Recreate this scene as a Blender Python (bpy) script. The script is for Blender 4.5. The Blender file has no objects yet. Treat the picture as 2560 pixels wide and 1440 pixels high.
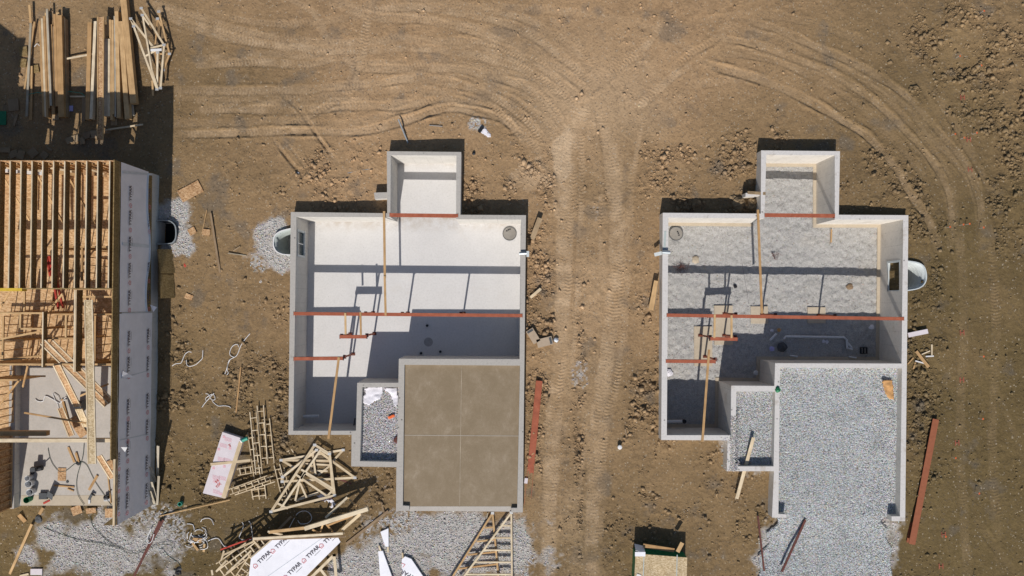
import bpy, math, random
import numpy as np
from mathutils import Vector, Matrix
from mathutils.geometry import tessellate_polygon
random.seed(7)
rng = np.random.default_rng(11)
SC = bpy.context.scene
COL = SC.collection
# ---------------------------------------------------------------- camera, sky, sun, exposure
F = 1775.0                      # focal length in pixels of the 2560 wide photograph
H = 40.0                        # camera height above the tops of the foundation walls (z = 0)
TH = math.atan(37 / F)          # slight tilt: the point straight below is 37 px under the centre
cam = bpy.data.cameras.new('camera'); camo = bpy.data.objects.new('camera', cam); COL.objects.link(camo)
camo.location = (0, 0, H); camo.rotation_euler = (TH, 0, 0)
cam.sensor_width = 36; cam.lens = F / 2560 * 36; cam.clip_end = 6000; cam.clip_start = 0.5
SC.camera = camo
SDIR = Vector((0.167, 1.137, -1.0)).normalized()          # way the sunlight travels
sun = bpy.data.lights.new('sun', 'SUN'); sun.energy = 4.3; sun.angle = math.radians(0.5); sun.color = (1.0, 0.95, 0.895)
suno = bpy.data.objects.new('sun', sun); COL.objects.link(suno)
suno.rotation_euler = SDIR.to_track_quat('-Z', 'Y').to_euler(); suno.location = (-5, -30, 30)
W_ = bpy.data.worlds.new('World'); SC.world = W_; W_.use_nodes = True
nt = W_.node_tree; bg = nt.nodes['Background']
sky = nt.nodes.new('ShaderNodeTexSky'); sky.sky_type = 'NISHITA'; sky.sun_disc = False
sky.sun_elevation = math.asin(-SDIR.z); sky.sun_rotation = math.atan2(-SDIR.x, -SDIR.y)
nt.links.new(sky.outputs[0], bg.inputs[0]); bg.inputs[1].default_value = 0.074
SC.view_settings.view_transform = 'Standard'; SC.view_settings.look = 'None'
SC.view_settings.exposure = 0.0; SC.view_settings.gamma = 1.0
SC.render.engine = 'CYCLES'; SC.cycles.max_bounces = 6

# ---------------------------------------------------------------- helpers
CT, ST = math.cos(TH), math.sin(TH)
def P(px, py, z=0.0):
    """world point at height z that the photograph shows at pixel (px, py)"""
    u = (px - 1280) / F; v = (720 - py) / F
    dy = v * CT + ST; dz = v * ST - CT
    t = (z - H) / dz
    return Vector((u * t, dy * t, z))
def PX(x, y, z):
    """pixel of a world point (arrays allowed)"""
    yy = y * CT + (z - H) * ST; zz = -y * ST + (z - H) * CT
    return 1280 + F * x / -zz, 720 - F * yy / -zz
WO = {}
def link(o, parent, org):
    COL.objects.link(o)
    org = Vector(org)
    if parent is not None:
        o.parent = parent; o.location = org - WO[parent.name]
    else:
        o.location = org
    WO[o.name] = org
    return o
def thing(name, label, cat, loc, group=None):
    o = bpy.data.objects.new(name, None); o.empty_display_size = 0.2
    link(o, None, loc); o['label'] = label; o['category'] = cat
    if group: o['group'] = group
    return o
def tag(o, label=None, cat=None, group=None, kind=None):
    if label: o['label'] = label
    if cat: o['category'] = cat
    if group: o['group'] = group
    if kind: o['kind'] = kind
    return o
def mk(name, V, Fc, mat, parent=None, smooth=False, uv=None, tint=None, mats=None):
    V = np.array([tuple(v) for v in V], float)
    c = V.mean(0); c[2] = V[:, 2].min()
    me = bpy.data.meshes.new(name); me.from_pydata((V - c).tolist(), [], [tuple(f) for f in Fc])
    me.materials.append(mat)
    if mats:
        for m in mats[1]: me.materials.append(m)
        me.polygons.foreach_set('material_index', mats[0])
    if uv is not None:
        l = me.uv_layers.new(name='UVMap'); flat = [c_ for f in uv for p in f for c_ in p]
        l.data.foreach_set('uv', flat)
    if tint is not None:
        a = me.attributes.new('tint', 'FLOAT', 'FACE'); a.data.foreach_set('value', tint)
    if smooth: me.polygons.foreach_set('use_smooth', [True] * len(me.polygons))
    me.update()
    return link(bpy.data.objects.new(name, me), parent, c)
class MB:
    def __init__(s): s.V = []; s.F = []; s.U = []; s.T = []
    def hexa(s, pts, L=1.0, t=None):
        """8 points: bottom quad then top quad"""
        b = len(s.V); s.V += [Vector(p) for p in pts]
        t = random.random() if t is None else t
        off = random.random() * 50
        for f in ((3, 2, 1, 0), (4, 5, 6, 7), (0, 1, 5, 4), (1, 2, 6, 5), (2, 3, 7, 6), (3, 0, 4, 7)):
            s.F.append([b + i for i in f]); s.T.append(t)
            q = [s.V[b + i] for i in f]
            # u along the longest edge
            e1 = (q[1] - q[0]).length; e2 = (q[3] - q[0]).length
            if e1 >= e2: s.U.append([(off, off), (off + e1, off), (off + e1, off + e2), (off, off + e2)])
            else: s.U.append([(off, off), (off, off + e1), (off + e2, off + e1), (off + e2, off)])
    def box(s, x0, x1, y0, y1, z0, z1, t=None):
        s.hexa([(x0, y0, z0), (x1, y0, z0), (x1, y1, z0), (x0, y1, z0), (x0, y0, z1), (x1, y0, z1), (x1, y1, z1), (x0, y1, z1)], t=t)
    def board(s, a, b, w, th, up=None, t=None):
        """board whose top centre line runs a -> b; width w across, thickness th downward"""
        a = Vector(a); b = Vector(b); d = (b - a).normalized()
        up = Vector(up) if up is not None else Vector((0, 0, 1))
        sd = d.cross(up)
        if sd.length < 1e-4: sd = Vector((1, 0, 0))
        sd.normalize(); n = sd.cross(d).normalized()
        h = sd * (w / 2); dn = -n * th
        s.hexa([a + h + dn, b + h + dn, b - h + dn, a - h + dn, a + h, b + h, b - h, a - h], t=t)
    def build(s, name, mat, parent=None, **k):
        return mk(name, s.V, s.F, mat, parent, uv=s.U, tint=s.T, **k)
def board(name, mat, a, b, w, th, parent=None, **k):
    m = MB(); m.board(a, b, w, th, **k); return m.build(name, mat, parent)
def tube(name, pts, r, mat, parent=None, n=6, flat=1.0, cap=True):
    pts = [Vector(p) for p in pts]; V = []; Fc = []
    for i, p in enumerate(pts):
        d = (pts[min(i + 1, len(pts) - 1)] - pts[max(i - 1, 0)]).normalized()
        up = Vector((0, 0, 1)) if abs(d.z) < 0.9 else Vector((0, 1, 0))
        s = d.cross(up).normalized(); q = s.cross(d)
        for k in range(n):
            a = 2 * math.pi * k / n
            V.append(p + s * (r * math.cos(a)) + q * (r * math.sin(a) * flat))
    for i in range(len(pts) - 1):
        for k in range(n):
            a = i * n + k; b = i * n + (k + 1) % n
            Fc.append((a, b, b + n, a + n))
    if cap:
        Fc.append(tuple(range(n - 1, -1, -1))); Fc.append(tuple(len(V) - n + k for k in range(n)))
    return mk(name, V, Fc, mat, parent, smooth=False)
def lathe(name, prof, c, mat, parent=None, n=24, axis=None, cap=True):
    """prof = [(r, h)...] round the vertical (or axis) through c"""
    V = []; Fc = []
    ax = Vector(axis).normalized() if axis is not None else Vector((0, 0, 1))
    s = ax.orthogonal().normalized(); q = ax.cross(s)
    for r, h in prof:
        for k in range(n):
            a = 2 * math.pi * k / n
            V.append(Vector(c) + ax * h + s * (r * math.cos(a)) + q * (r * math.sin(a)))
    for i in range(len(prof) - 1):
        for k in range(n):
            a = i * n + k; b = i * n + (k + 1) % n
            Fc.append((a, b, b + n, a + n))
    if cap:
        Fc.append(tuple(range(n - 1, -1, -1))); Fc.append(tuple(len(V) - n + k for k in range(n)))
    return mk(name, V, Fc, mat, parent)
def prism(name, poly, z0, z1, mat, parent=None, holes=()):
    """flat-topped solid over world xy polygon (list of Vector/tuple), holes cut through"""
    loops = [[Vector((p[0], p[1], 0)) for p in poly]] + [[Vector((p[0], p[1], 0)) for p in h] for h in holes]
    tris = tessellate_polygon(loops)
    flat = [v for l in loops for v in l]; n = len(flat)
    V = [(v.x, v.y, z1) for v in flat] + [(v.x, v.y, z0) for v in flat]
    Fc = []
    for t in tris:
        a, b, c = (flat[i] for i in t)
        if (b - a).cross(c - a).z < 0: t = (t[0], t[2], t[1])
        Fc.append(tuple(t)); Fc.append((t[2] + n, t[1] + n, t[0] + n))
    o = 0
    for li, l in enumerate(loops):
        m = len(l); area = sum(l[i].x * l[(i + 1) % m].y - l[(i + 1) % m].x * l[i].y for i in range(m))
        ccw = area > 0
        if li > 0: ccw = not ccw
        for i in range(m):
            a, b = o + i, o + (i + 1) % m
            Fc.append((a + n, b + n, b, a) if ccw else (b + n, a + n, a, b))
        o += m
    return mk(name, V, Fc, mat, parent)
def cut(o, boxes):
    """cut boxes (x0,x1,y0,y1,z0,z1 world) out of a mesh object"""
    cs = []
    for b in boxes:
        m = MB(); m.box(*b); c = m.build('cutter', o.data.materials[0]); cs.append(c)
        md = o.modifiers.new('cut', 'BOOLEAN'); md.object = c; md.operation = 'DIFFERENCE'; md.solver = 'EXACT'
    bpy.context.view_layer.update()
    dg = bpy.context.evaluated_depsgraph_get()
    me = bpy.data.meshes.new_from_object(o.evaluated_get(dg))
    o.modifiers.clear(); o.data = me
    for c in cs: bpy.data.objects.remove(c)
def catmull(pts, step=6):
    pts = [np.array(p, float) for p in pts]; out = []
    for i in range(len(pts) - 1):
        p0 = pts[max(i - 1, 0)]; p1 = pts[i]; p2 = pts[i + 1]; p3 = pts[min(i + 2, len(pts) - 1)]
        n = max(2, int(np.linalg.norm((p2 - p1)[:2]) / step))
        for k in range(n):
            t = k / n
            out.append(0.5 * ((2 * p1) + (-p0 + p2) * t + (2 * p0 - 5 * p1 + 4 * p2 - p3) * t * t + (-p0 + 3 * p1 - 3 * p2 + p3) * t ** 3))
    out.append(pts[-1]); return out
def inpoly(X, Y, poly):
    r = np.zeros(X.shape, bool); n = len(poly)
    for i in range(n):
        x1, y1 = poly[i][0], poly[i][1]; x2, y2 = poly[(i + 1) % n][0], poly[(i + 1) % n][1]
        if y1 == y2: continue
        c = ((y1 > Y) != (y2 > Y)) & (X < (x2 - x1) * (Y - y1) / (y2 - y1) + x1)
        r ^= c
    return r
_lat = {}
def vn(X, Y, sc, seed):
    """smooth value noise, about -1..1"""
    if seed not in _lat: _lat[seed] = np.random.default_rng(seed).random((256, 256)) * 2 - 1
    L = _lat[seed]; x = X / sc; y = Y / sc
    xi = np.floor(x).astype(int); yi = np.floor(y).astype(int); fx = x - xi; fy = y - yi
    fx = fx * fx * (3 - 2 * fx); fy = fy * fy * (3 - 2 * fy)
    a = L[xi % 256, yi % 256]; b = L[(xi + 1) % 256, yi % 256]; c = L[xi % 256, (yi + 1) % 256]; d = L[(xi + 1) % 256, (yi + 1) % 256]
    return (a * (1 - fx) + b * fx) * (1 - fy) + (c * (1 - fx) + d * fx) * fy
def fbm(X, Y, sc, seed, oct=4):
    r = 0; amp = 1; tot = 0
    for k in range(oct):
        c, s = math.cos(k * 1.1), math.sin(k * 1.1)
        r = r + amp * vn(X * c - Y * s + 31 * k, X * s + Y * c + 17 * k, sc / 2 ** k, seed + k); tot += amp; amp *= 0.55
    return r / tot
def px_poly(pts, z=0.0): return [P(x, y, z) for x, y in pts]

# ---------------------------------------------------------------- materials
def M(name, build):
    m = bpy.data.materials.new(name); m.use_nodes = True; t = m.node_tree
    b = t.nodes['Principled BSDF']; b.inputs['Roughness'].default_value = 0.85
    b.inputs['Specular IOR Level'].default_value = 0.25
    build(t, b); return m
def N(t, k, **kw):
    n = t.nodes.new(k)
    for a, v in kw.items():
        if a.startswith('i_'):
            key = a[2:]; key = int(key) if key.isdigit() else key.replace('_', ' ')
            n.inputs[key].default_value = v
        else: setattr(n, a, v)
    return n
def noise(t, sc, det=5, rough=0.6, vec=None):
    n = N(t, 'ShaderNodeTexNoise', i_Scale=sc, i_Detail=det, i_Roughness=rough)
    if vec is not None: t.links.new(vec, n.inputs['Vector'])
    return n
def ramp(t, src, stops):
    r = N(t, 'ShaderNodeValToRGB'); e = r.color_ramp.elements
    while len(e) < len(stops): e.new(0.5)
    for i, (p, c) in enumerate(stops): e[i].position = p; e[i].color = (*c, 1) if len(c) == 3 else c
    t.links.new(src, r.inputs[0]); return r.outputs[0]
def mix(t, a, b, f, mode='MIX'):
    m = N(t, 'ShaderNodeMix', data_type='RGBA', blend_type=mode)
    for v, k in ((f, 0), (a, 6), (b, 7)):
        if isinstance(v, (int, float)): m.inputs[k].default_value = v
        elif isinstance(v, tuple): m.inputs[k].default_value = (*v, 1) if len(v) == 3 else v
        else: t.links.new(v, m.inputs[k])
    return m.outputs[2]
def bump(t, b, src, dist, st=1.0):
    n = N(t, 'ShaderNodeBump', i_Strength=st, i_Distance=dist); t.links.new(src, n.inputs['Height']); t.links.new(n.outputs[0], b.inputs['Normal'])
def pos(t): return N(t, 'ShaderNodeNewGeometry').outputs['Position']
def simple(name, col, rough=0.7, var=0.12, sc=6.0, metal=0.0, b_=0.0):
    def f(t, b):
        n = noise(t, sc, 5, 0.65, pos(t))
        lo = tuple(c * (1 - var) for c in col); hi = tuple(min(1, c * (1 + var)) for c in col)
        t.links.new(ramp(t, n.outputs[0], [(0.3, lo), (0.7, hi)]), b.inputs['Base Color'])
        b.inputs['Roughness'].default_value = rough; b.inputs['Metallic'].default_value = metal
        if b_: bump(t, b, n.outputs[0], b_)
    return M(name, f)
def wood(name, c1, c2, grain=0.3):
    def f(t, b):
        uv = N(t, 'ShaderNodeTexCoord').outputs['UV']
        mp = N(t, 'ShaderNodeMapping'); mp.inputs['Scale'].default_value = (1.2, 28, 1); t.links.new(uv, mp.inputs[0])
        n = noise(t, 1.0, 5, 0.6, mp.outputs[0])
        at = N(t, 'ShaderNodeAttribute', attribute_name='tint')
        base = ramp(t, at.outputs['Fac'], [(0.0, c1), (0.5, tuple((a + b2) / 2 for a, b2 in zip(c1, c2))), (1.0, c2)])
        g = ramp(t, n.outputs[0], [(0.3, (1 - grain,) * 3), (0.6, (1, 1, 1)), (0.8, (1.0, 0.97, 0.92))])
        c = mix(t, base, g, 1.0, 'MULTIPLY')
        n2 = noise(t, 2.3, 3, 0.5, pos(t))
        c = mix(t, c, ramp(t, n2.outputs[0], [(0.35, (0.82, 0.8, 0.78)), (0.6, (1, 1, 1))]), 1.0, 'MULTIPLY')
        t.links.new(c, b.inputs['Base Color']); bump(t, b, n.outputs[0], 0.002)
    return M(name, f)
def osb(name, c1, c2, c3, sc=14):
    def f(t, b):
        p = pos(t)
        v = N(t, 'ShaderNodeTexVoronoi', i_Scale=sc); mp = N(t, 'ShaderNodeMapping'); mp.inputs['Scale'].default_value = (1, 1.9, 1); mp.inputs['Rotation'].default_value = (0.3, 0, 0.6)
        t.links.new(p, mp.inputs[0]); t.links.new(mp.outputs[0], v.inputs['Vector'])
        s = N(t, 'ShaderNodeSeparateColor'); t.links.new(v.outputs['Color'], s.inputs[0])
        c = ramp(t, s.outputs[0], [(0.1, c1), (0.5, c2), (0.95, c3)])
        n = noise(t, 1.3, 4, 0.6, p)
        c = mix(t, c, ramp(t, n.outputs[0], [(0.3, (0.8, 0.8, 0.8)), (0.65, (1.05, 1.05, 1.05))]), 1.0, 'MULTIPLY')
        t.links.new(c, b.inputs['Base Color']); bump(t, b, s.outputs[1], 0.003)
    return M(name, f)
MAT = {}
MAT['lumber'] = wood('lumber', (0.50, 0.30, 0.135), (0.68, 0.46, 0.235))
MAT['pale_lumber'] = wood('pale_lumber', (0.68, 0.54, 0.35), (0.84, 0.71, 0.51))
MAT['old_lumber'] = wood('old_lumber', (0.30, 0.21, 0.13), (0.42, 0.31, 0.19))
MAT['grey_lumber'] = wood('grey_lumber', (0.42, 0.37, 0.28), (0.56, 0.5, 0.4))
MAT['osb'] = osb('osb', (0.33, 0.18, 0.085), (0.5, 0.30, 0.15), (0.62, 0.42, 0.24))
MAT['osb_pale'] = osb('osb_pale', (0.42, 0.31, 0.17), (0.55, 0.42, 0.25), (0.68, 0.55, 0.36))
MAT['osb_floor'] = osb('osb_floor', (0.45, 0.27, 0.13), (0.60, 0.38, 0.19), (0.70, 0.48, 0.27), 9)
MAT['osb_dark'] = osb('osb_dark', (0.19, 0.125, 0.05), (0.27, 0.185, 0.075), (0.33, 0.235, 0.11))  # darker copy of osb; also paints shade on joist sides and east rim board
def concrete(name, base, joints=True, dirt=0.15, stain=(0.42, 0.36, 0.28), stc=0.5, tops=None, edges=None):
    def f(t, b):
        p = pos(t)
        n = noise(t, 1.1, 8, 0.62, p); n2 = noise(t, 9, 6, 0.7, p)
        c = ramp(t, n.outputs[0], [(0.25, tuple(x * (1 - dirt) for x in base)), (0.6, base), (0.8, tuple(min(1, x * 1.05) for x in base))])
        c = mix(t, c, ramp(t, n2.outputs[0], [(0.25, (0.86, 0.86, 0.85)), (0.55, (1, 1, 1))]), 1.0, 'MULTIPLY')
        v6 = N(t, 'ShaderNodeTexVoronoi', i_Scale=2.2); t.links.new(p, v6.inputs['Vector']); c = mix(t, c, tuple(x * .55 for x in base), ramp(t, v6.outputs['Distance'], [(0.03, (.7,) * 3), (0.06, (0,) * 3)]))
        n3 = noise(t, 0.8, 7, 0.7, p)
        mask = ramp(t, n3.outputs[0], [(0.58, (0, 0, 0)), (0.70, (stc,) * 3)])
        c = mix(t, c, stain, mask)
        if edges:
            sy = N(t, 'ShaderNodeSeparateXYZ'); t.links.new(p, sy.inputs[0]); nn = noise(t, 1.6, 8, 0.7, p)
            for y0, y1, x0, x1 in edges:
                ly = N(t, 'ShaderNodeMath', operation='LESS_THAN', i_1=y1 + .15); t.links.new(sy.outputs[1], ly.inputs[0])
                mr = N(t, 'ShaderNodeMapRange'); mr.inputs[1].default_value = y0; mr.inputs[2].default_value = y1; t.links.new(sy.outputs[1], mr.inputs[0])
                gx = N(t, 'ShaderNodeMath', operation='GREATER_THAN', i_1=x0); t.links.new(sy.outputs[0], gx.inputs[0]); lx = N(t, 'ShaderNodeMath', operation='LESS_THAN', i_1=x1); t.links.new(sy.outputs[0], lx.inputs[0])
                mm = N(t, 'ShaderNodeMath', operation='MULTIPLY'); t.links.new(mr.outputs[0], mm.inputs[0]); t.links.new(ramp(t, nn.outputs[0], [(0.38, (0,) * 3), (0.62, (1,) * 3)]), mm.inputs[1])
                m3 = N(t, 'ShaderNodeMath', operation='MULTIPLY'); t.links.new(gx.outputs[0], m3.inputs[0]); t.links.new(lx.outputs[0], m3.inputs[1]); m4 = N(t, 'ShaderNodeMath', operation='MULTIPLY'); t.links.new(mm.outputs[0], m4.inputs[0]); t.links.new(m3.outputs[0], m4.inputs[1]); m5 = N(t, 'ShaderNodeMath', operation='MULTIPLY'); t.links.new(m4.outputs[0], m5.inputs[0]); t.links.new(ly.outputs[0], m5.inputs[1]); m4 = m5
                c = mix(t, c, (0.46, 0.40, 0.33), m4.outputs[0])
        if joints:
            g = N(t, 'ShaderNodeNewGeometry'); sp = N(t, 'ShaderNodeSeparateXYZ'); t.links.new(g.outputs['Position'], sp.inputs[0])
            sn = N(t, 'ShaderNodeSeparateXYZ'); t.links.new(g.outputs['True Normal'], sn.inputs[0])
            ab = N(t, 'ShaderNodeMath', operation='ABSOLUTE'); t.links.new(sn.outputs[0], ab.inputs[0])
            gt = N(t, 'ShaderNodeMath', operation='GREATER_THAN', i_1=0.7); t.links.new(ab.outputs[0], gt.inputs[0])
            h = N(t, 'ShaderNodeMix'); t.links.new(gt.outputs[0], h.inputs[0]); t.links.new(sp.outputs[0], h.inputs[2]); t.links.new(sp.outputs[1], h.inputs[3])
            def line(src, per, w):
                m = N(t, 'ShaderNodeMath', operation='PINGPONG', i_1=per / 2); t.links.new(src, m.inputs[0])
                l = N(t, 'ShaderNodeMath', operation='LESS_THAN', i_1=w); t.links.new(m.outputs[0], l.inputs[0]); return l.outputs[0]
            l1 = line(h.outputs[0], 0.82, 0.011)
            l3 = line(h.outputs[0], 0.41, 0.03); l4 = line(sp.outputs[2], 0.62, 0.03)
            tie = N(t, 'ShaderNodeMath', operation='MULTIPLY'); t.links.new(l3, tie.inputs[0]); t.links.new(l4, tie.inputs[1])
            mx = N(t, 'ShaderNodeMath', operation='MAXIMUM'); t.links.new(l1, mx.inputs[0]); t.links.new(tie.outputs[0], mx.inputs[1])
            az = N(t, 'ShaderNodeMath', operation='ABSOLUTE'); t.links.new(sn.outputs[2], az.inputs[0])
            vert = N(t, 'ShaderNodeMath', operation='LESS_THAN', i_1=0.5); t.links.new(az.outputs[0], vert.inputs[0])
            fm = N(t, 'ShaderNodeMath', operation='MULTIPLY'); t.links.new(mx.outputs[0], fm.inputs[0]); t.links.new(vert.outputs[0], fm.inputs[1])
            n5 = noise(t, 1.7, 2, 0.5, p)
            lf = N(t, 'ShaderNodeMath', operation='MULTIPLY'); t.links.new(fm.outputs[0], lf.inputs[0]); t.links.new(ramp(t, n5.outputs[0], [(0.35, (0.1,) * 3), (0.7, (0.6,) * 3)]), lf.inputs[1])
            c = mix(t, c, tuple(x * 0.45 for x in base), lf.outputs[0])
            if tops:
                up = N(t, 'ShaderNodeMath', operation='GREATER_THAN', i_1=0.5); t.links.new(sn.outputs[2], up.inputs[0])
                v7 = N(t, 'ShaderNodeTexVoronoi', i_Scale=1.5); t.links.new(p, v7.inputs['Vector'])
                ct = mix(t, ramp(t, n2.outputs[0], [(0.25, tuple(x * 0.8 for x in tops)), (0.5, tops), (0.8, tuple(x * 1.08 for x in tops))]), stain, mask)
                ct = mix(t, ct, tuple(x * .3 for x in tops), ramp(t, v7.outputs['Distance'], [(0.05, (.85,) * 3), (0.09, (0,) * 3)]))
                n9 = noise(t, 3.2, 8, 0.75, p); ct = mix(t, ct, tuple(x * .68 for x in tops), ramp(t, n9.outputs[0], [(0.56, (0,) * 3), (0.66, (.6,) * 3)]))
                c = mix(t, c, ct, up.outputs[0])
        t.links.new(c, b.inputs['Base Color']); bump(t, b, n2.outputs[0], 0.006)
    return M(name, f)
MAT['wall_grey'] = concrete('wall_grey', (0.60, 0.575, 0.53), tops=(0.42, 0.395, 0.36), stc=0.25)
MAT['wall_white'] = concrete('wall_white', (0.66, 0.62, 0.56), tops=(0.60, 0.575, 0.55), stain=(0.3, 0.22, 0.13), stc=0.45)
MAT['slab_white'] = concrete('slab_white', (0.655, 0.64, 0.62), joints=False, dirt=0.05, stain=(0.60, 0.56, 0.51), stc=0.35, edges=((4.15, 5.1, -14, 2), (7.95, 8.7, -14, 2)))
MAT['slab_grey'] = concrete('slab_grey', (0.50, 0.46, 0.41), joints=False, dirt=0.12)
MAT['footing'] = concrete('footing', (0.52, 0.44, 0.33), joints=False, dirt=0.12, stain=(0.4, 0.33, 0.22))
def wetslab(t, b):
    p = pos(t)
    mp = N(t, 'ShaderNodeMapping'); mp.inputs['Scale'].default_value = (1, 0.75, 1); t.links.new(p, mp.inputs[0])
    n = noise(t, 1.25, 11, 0.78, mp.outputs[0]); n.inputs['Distortion'].default_value = 0.25
    c = ramp(t, n.outputs[0], [(0.3, (0.215, 0.163, 0.10)), (0.47, (0.24, 0.183, 0.115)), (0.58, (0.27, 0.21, 0.138)), (0.72, (0.35, 0.285, 0.205))])
    n2 = noise(t, 22, 5, 0.7, p); c = mix(t, c, ramp(t, n2.outputs[0], [(0.3, (0.9,) * 3), (0.7, (1.06,) * 3)]), 1.0, 'MULTIPLY')
    t.links.new(c, b.inputs['Base Color']); b.inputs['Roughness'].default_value = 0.6; bump(t, b, n2.outputs[0], 0.002)
MAT['slab_brown'] = M('slab_brown', wetslab)
def dirt(t, b):
    at = N(t, 'ShaderNodeAttribute', attribute_name='alb'); p = pos(t)
    n = noise(t, 7, 8, 0.7, p); n2 = noise(t, 38, 4, 0.6, p)
    c = mix(t, at.outputs['Color'], ramp(t, n.outputs[0], [(0.3, (0.78, 0.77, 0.76)), (0.5, (1, 1, 1)), (0.72, (1.16, 1.17, 1.18))]), 1.0, 'MULTIPLY')
    c = mix(t, c, ramp(t, n2.outputs[0], [(0.32, (0.8, 0.8, 0.8)), (0.5, (1, 1, 1)), (0.7, (1.14, 1.14, 1.15))]), 1.0, 'MULTIPLY')
    v = N(t, 'ShaderNodeTexVoronoi', i_Scale=17.0); t.links.new(p, v.inputs['Vector'])
    sv = N(t, 'ShaderNodeSeparateColor'); t.links.new(v.outputs['Color'], sv.inputs[0])
    c = mix(t, c, (0.5, 0.43, 0.33), ramp(t, sv.outputs[1], [(0.975, (0, 0, 0)), (0.99, (0.55,) * 3)]))
    c = mix(t, c, (0.10, 0.085, 0.07), ramp(t, sv.outputs[0], [(0.94, (0, 0, 0)), (0.98, (0.55,) * 3)]))
    t.links.new(c, b.inputs['Base Color']); b.inputs['Roughness'].default_value = 0.95; b.inputs['Specular IOR Level'].default_value = 0.1
    ad = N(t, 'ShaderNodeMath', operation='ADD'); t.links.new(n.outputs[0], ad.inputs[0])
    m2 = N(t, 'ShaderNodeMath', operation='MULTIPLY', i_1=0.35); t.links.new(n2.outputs[0], m2.inputs[0]); t.links.new(m2.outputs[0], ad.inputs[1])
    bump(t, b, ad.outputs[0], 0.06, 0.9)
MAT['dirt'] = M('dirt', dirt)
def stones(t, b):
    at = N(t, 'ShaderNodeAttribute', attribute_name='alb'); n = noise(t, 30, 4, 0.6, pos(t))
    c = mix(t, at.outputs['Color'], ramp(t, n.outputs[0], [(0.3, (0.82,) * 3), (0.7, (1.12,) * 3)]), 1.0, 'MULTIPLY')
    t.links.new(c, b.inputs['Base Color']); bump(t, b, n.outputs[0], 0.01)
MAT['stones'] = M('stones', stones)
def finegravel(t, b):
    p = pos(t)
    v = N(t, 'ShaderNodeTexVoronoi', i_Scale=26.0); t.links.new(p, v.inputs['Vector'])
    s = N(t, 'ShaderNodeSeparateColor'); t.links.new(v.outputs['Color'], s.inputs[0])
    c = ramp(t, s.outputs[0], [(0.1, (0.34, 0.33, 0.31)), (0.5, (0.41, 0.40, 0.38)), (0.95, (0.48, 0.47, 0.45))])
    n = noise(t, 0.5, 7, 0.65, p)
    c = mix(t, c, (0.48, 0.43, 0.35), ramp(t, n.outputs[0], [(0.52, (0,) * 3), (0.75, (0.45,) * 3)]))
    n3 = noise(t, 2.4, 6, 0.7, p)
    c = mix(t, c, ramp(t, n3.outputs[0], [(0.3, (0.95,) * 3), (0.7, (1.04,) * 3)]), 1.0, 'MULTIPLY')
    t.links.new(c, b.inputs['Base Color']); b.inputs['Specular IOR Level'].default_value = 0.1
    ad = N(t, 'ShaderNodeMath', operation='ADD'); t.links.new(s.outputs[1], ad.inputs[0]); t.links.new(n3.outputs[0], ad.inputs[1])
    bump(t, b, ad.outputs[0], 0.012, 0.7)
MAT['fine_gravel'] = M('fine_gravel', finegravel)
def primer(t, b):
    p = pos(t); n = noise(t, 3, 6, 0.7, p)
    c = ramp(t, n.outputs[0], [(0.3, (0.26, 0.075, 0.04)), (0.55, (0.36, 0.105, 0.055)), (0.72, (0.42, 0.14, 0.08))])
    n2 = noise(t, 5, 7, 0.75, p); c = mix(t, c, (0.62, 0.5, 0.45), ramp(t, n2.outputs[0], [(0.66, (0,) * 3), (0.74, (0.7,) * 3)]))
    t.links.new(c, b.inputs['Base Color']); b.inputs['Roughness'].default_value = 0.65
MAT['primer'] = M('primer', primer)
MAT['rust'] = simple('rust', (0.13, 0.05, 0.04), 0.8, 0.3)
MAT['wrap'] = simple('wrap', (0.84, 0.835, 0.88), 0.55, 0.06, 1.5, b_=0.01)
MAT['wrap_film'] = simple('wrap_film', (0.62, 0.66, 0.70), 0.3, 0.1, 3)
MAT['ink'] = simple('ink', (0.09, 0.08, 0.10), 0.6, 0.1)
MAT['pink_ink'] = simple('pink_ink', (0.65, 0.2, 0.22), 0.6, 0.1)
MAT['pale_pink'] = simple('pale_pink', (0.70, 0.42, 0.46), 0.6, 0.1)
MAT['white'] = simple('white', (0.72, 0.71, 0.70), 0.5, 0.06)
MAT['board_white'] = simple('board_white', (0.66, 0.60, 0.62), 0.6, 0.06, 2)
MAT['paper'] = simple('paper', (0.72, 0.70, 0.74), 0.7, 0.12, 3)
MAT['pvc'] = simple('pvc', (0.66, 0.67, 0.68), 0.4, 0.1)
MAT['well_white'] = simple('well_white', (0.56, 0.60, 0.60), 0.35, 0.08)
MAT['well_green'] = simple('well_green', (0.42, 0.47, 0.45), 0.45, 0.1)
MAT['galv'] = simple('galv', (0.40, 0.44, 0.46), 0.35, 0.12, 4, metal=0.5)
MAT['black'] = simple('black', (0.02, 0.02, 0.023), 0.5, 0.2)
MAT['dark_grey'] = simple('dark_grey', (0.08, 0.085, 0.09), 0.6, 0.2)
MAT['green'] = simple('green', (0.02, 0.17, 0.075), 0.45, 0.15)
MAT['teal'] = simple('teal', (0.04, 0.30, 0.22), 0.4, 0.1)
MAT['hose'] = simple('hose', (0.06, 0.085, 0.07), 0.5, 0.1)
MAT['orange'] = simple('orange', (0.75, 0.15, 0.04), 0.6, 0.15)
MAT['red'] = simple('red', (0.45, 0.06, 0.04), 0.6, 0.25)
MAT['yellow'] = simple('yellow', (0.62, 0.42, 0.05), 0.6, 0.15)
MAT['kraft'] = simple('kraft', (0.58, 0.32, 0.13), 0.8, 0.25, 4, b_=0.02)
MAT['lilac'] = simple('lilac', (0.45, 0.43, 0.72), 0.6, 0.05)
MAT['sump'] = concrete('sump', (0.30, 0.28, 0.25), joints=False, dirt=0.3)
MAT['plate'] = simple('plate', (0.52, 0.52, 0.51), 0.5, 0.15, metal=0.3)
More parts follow.
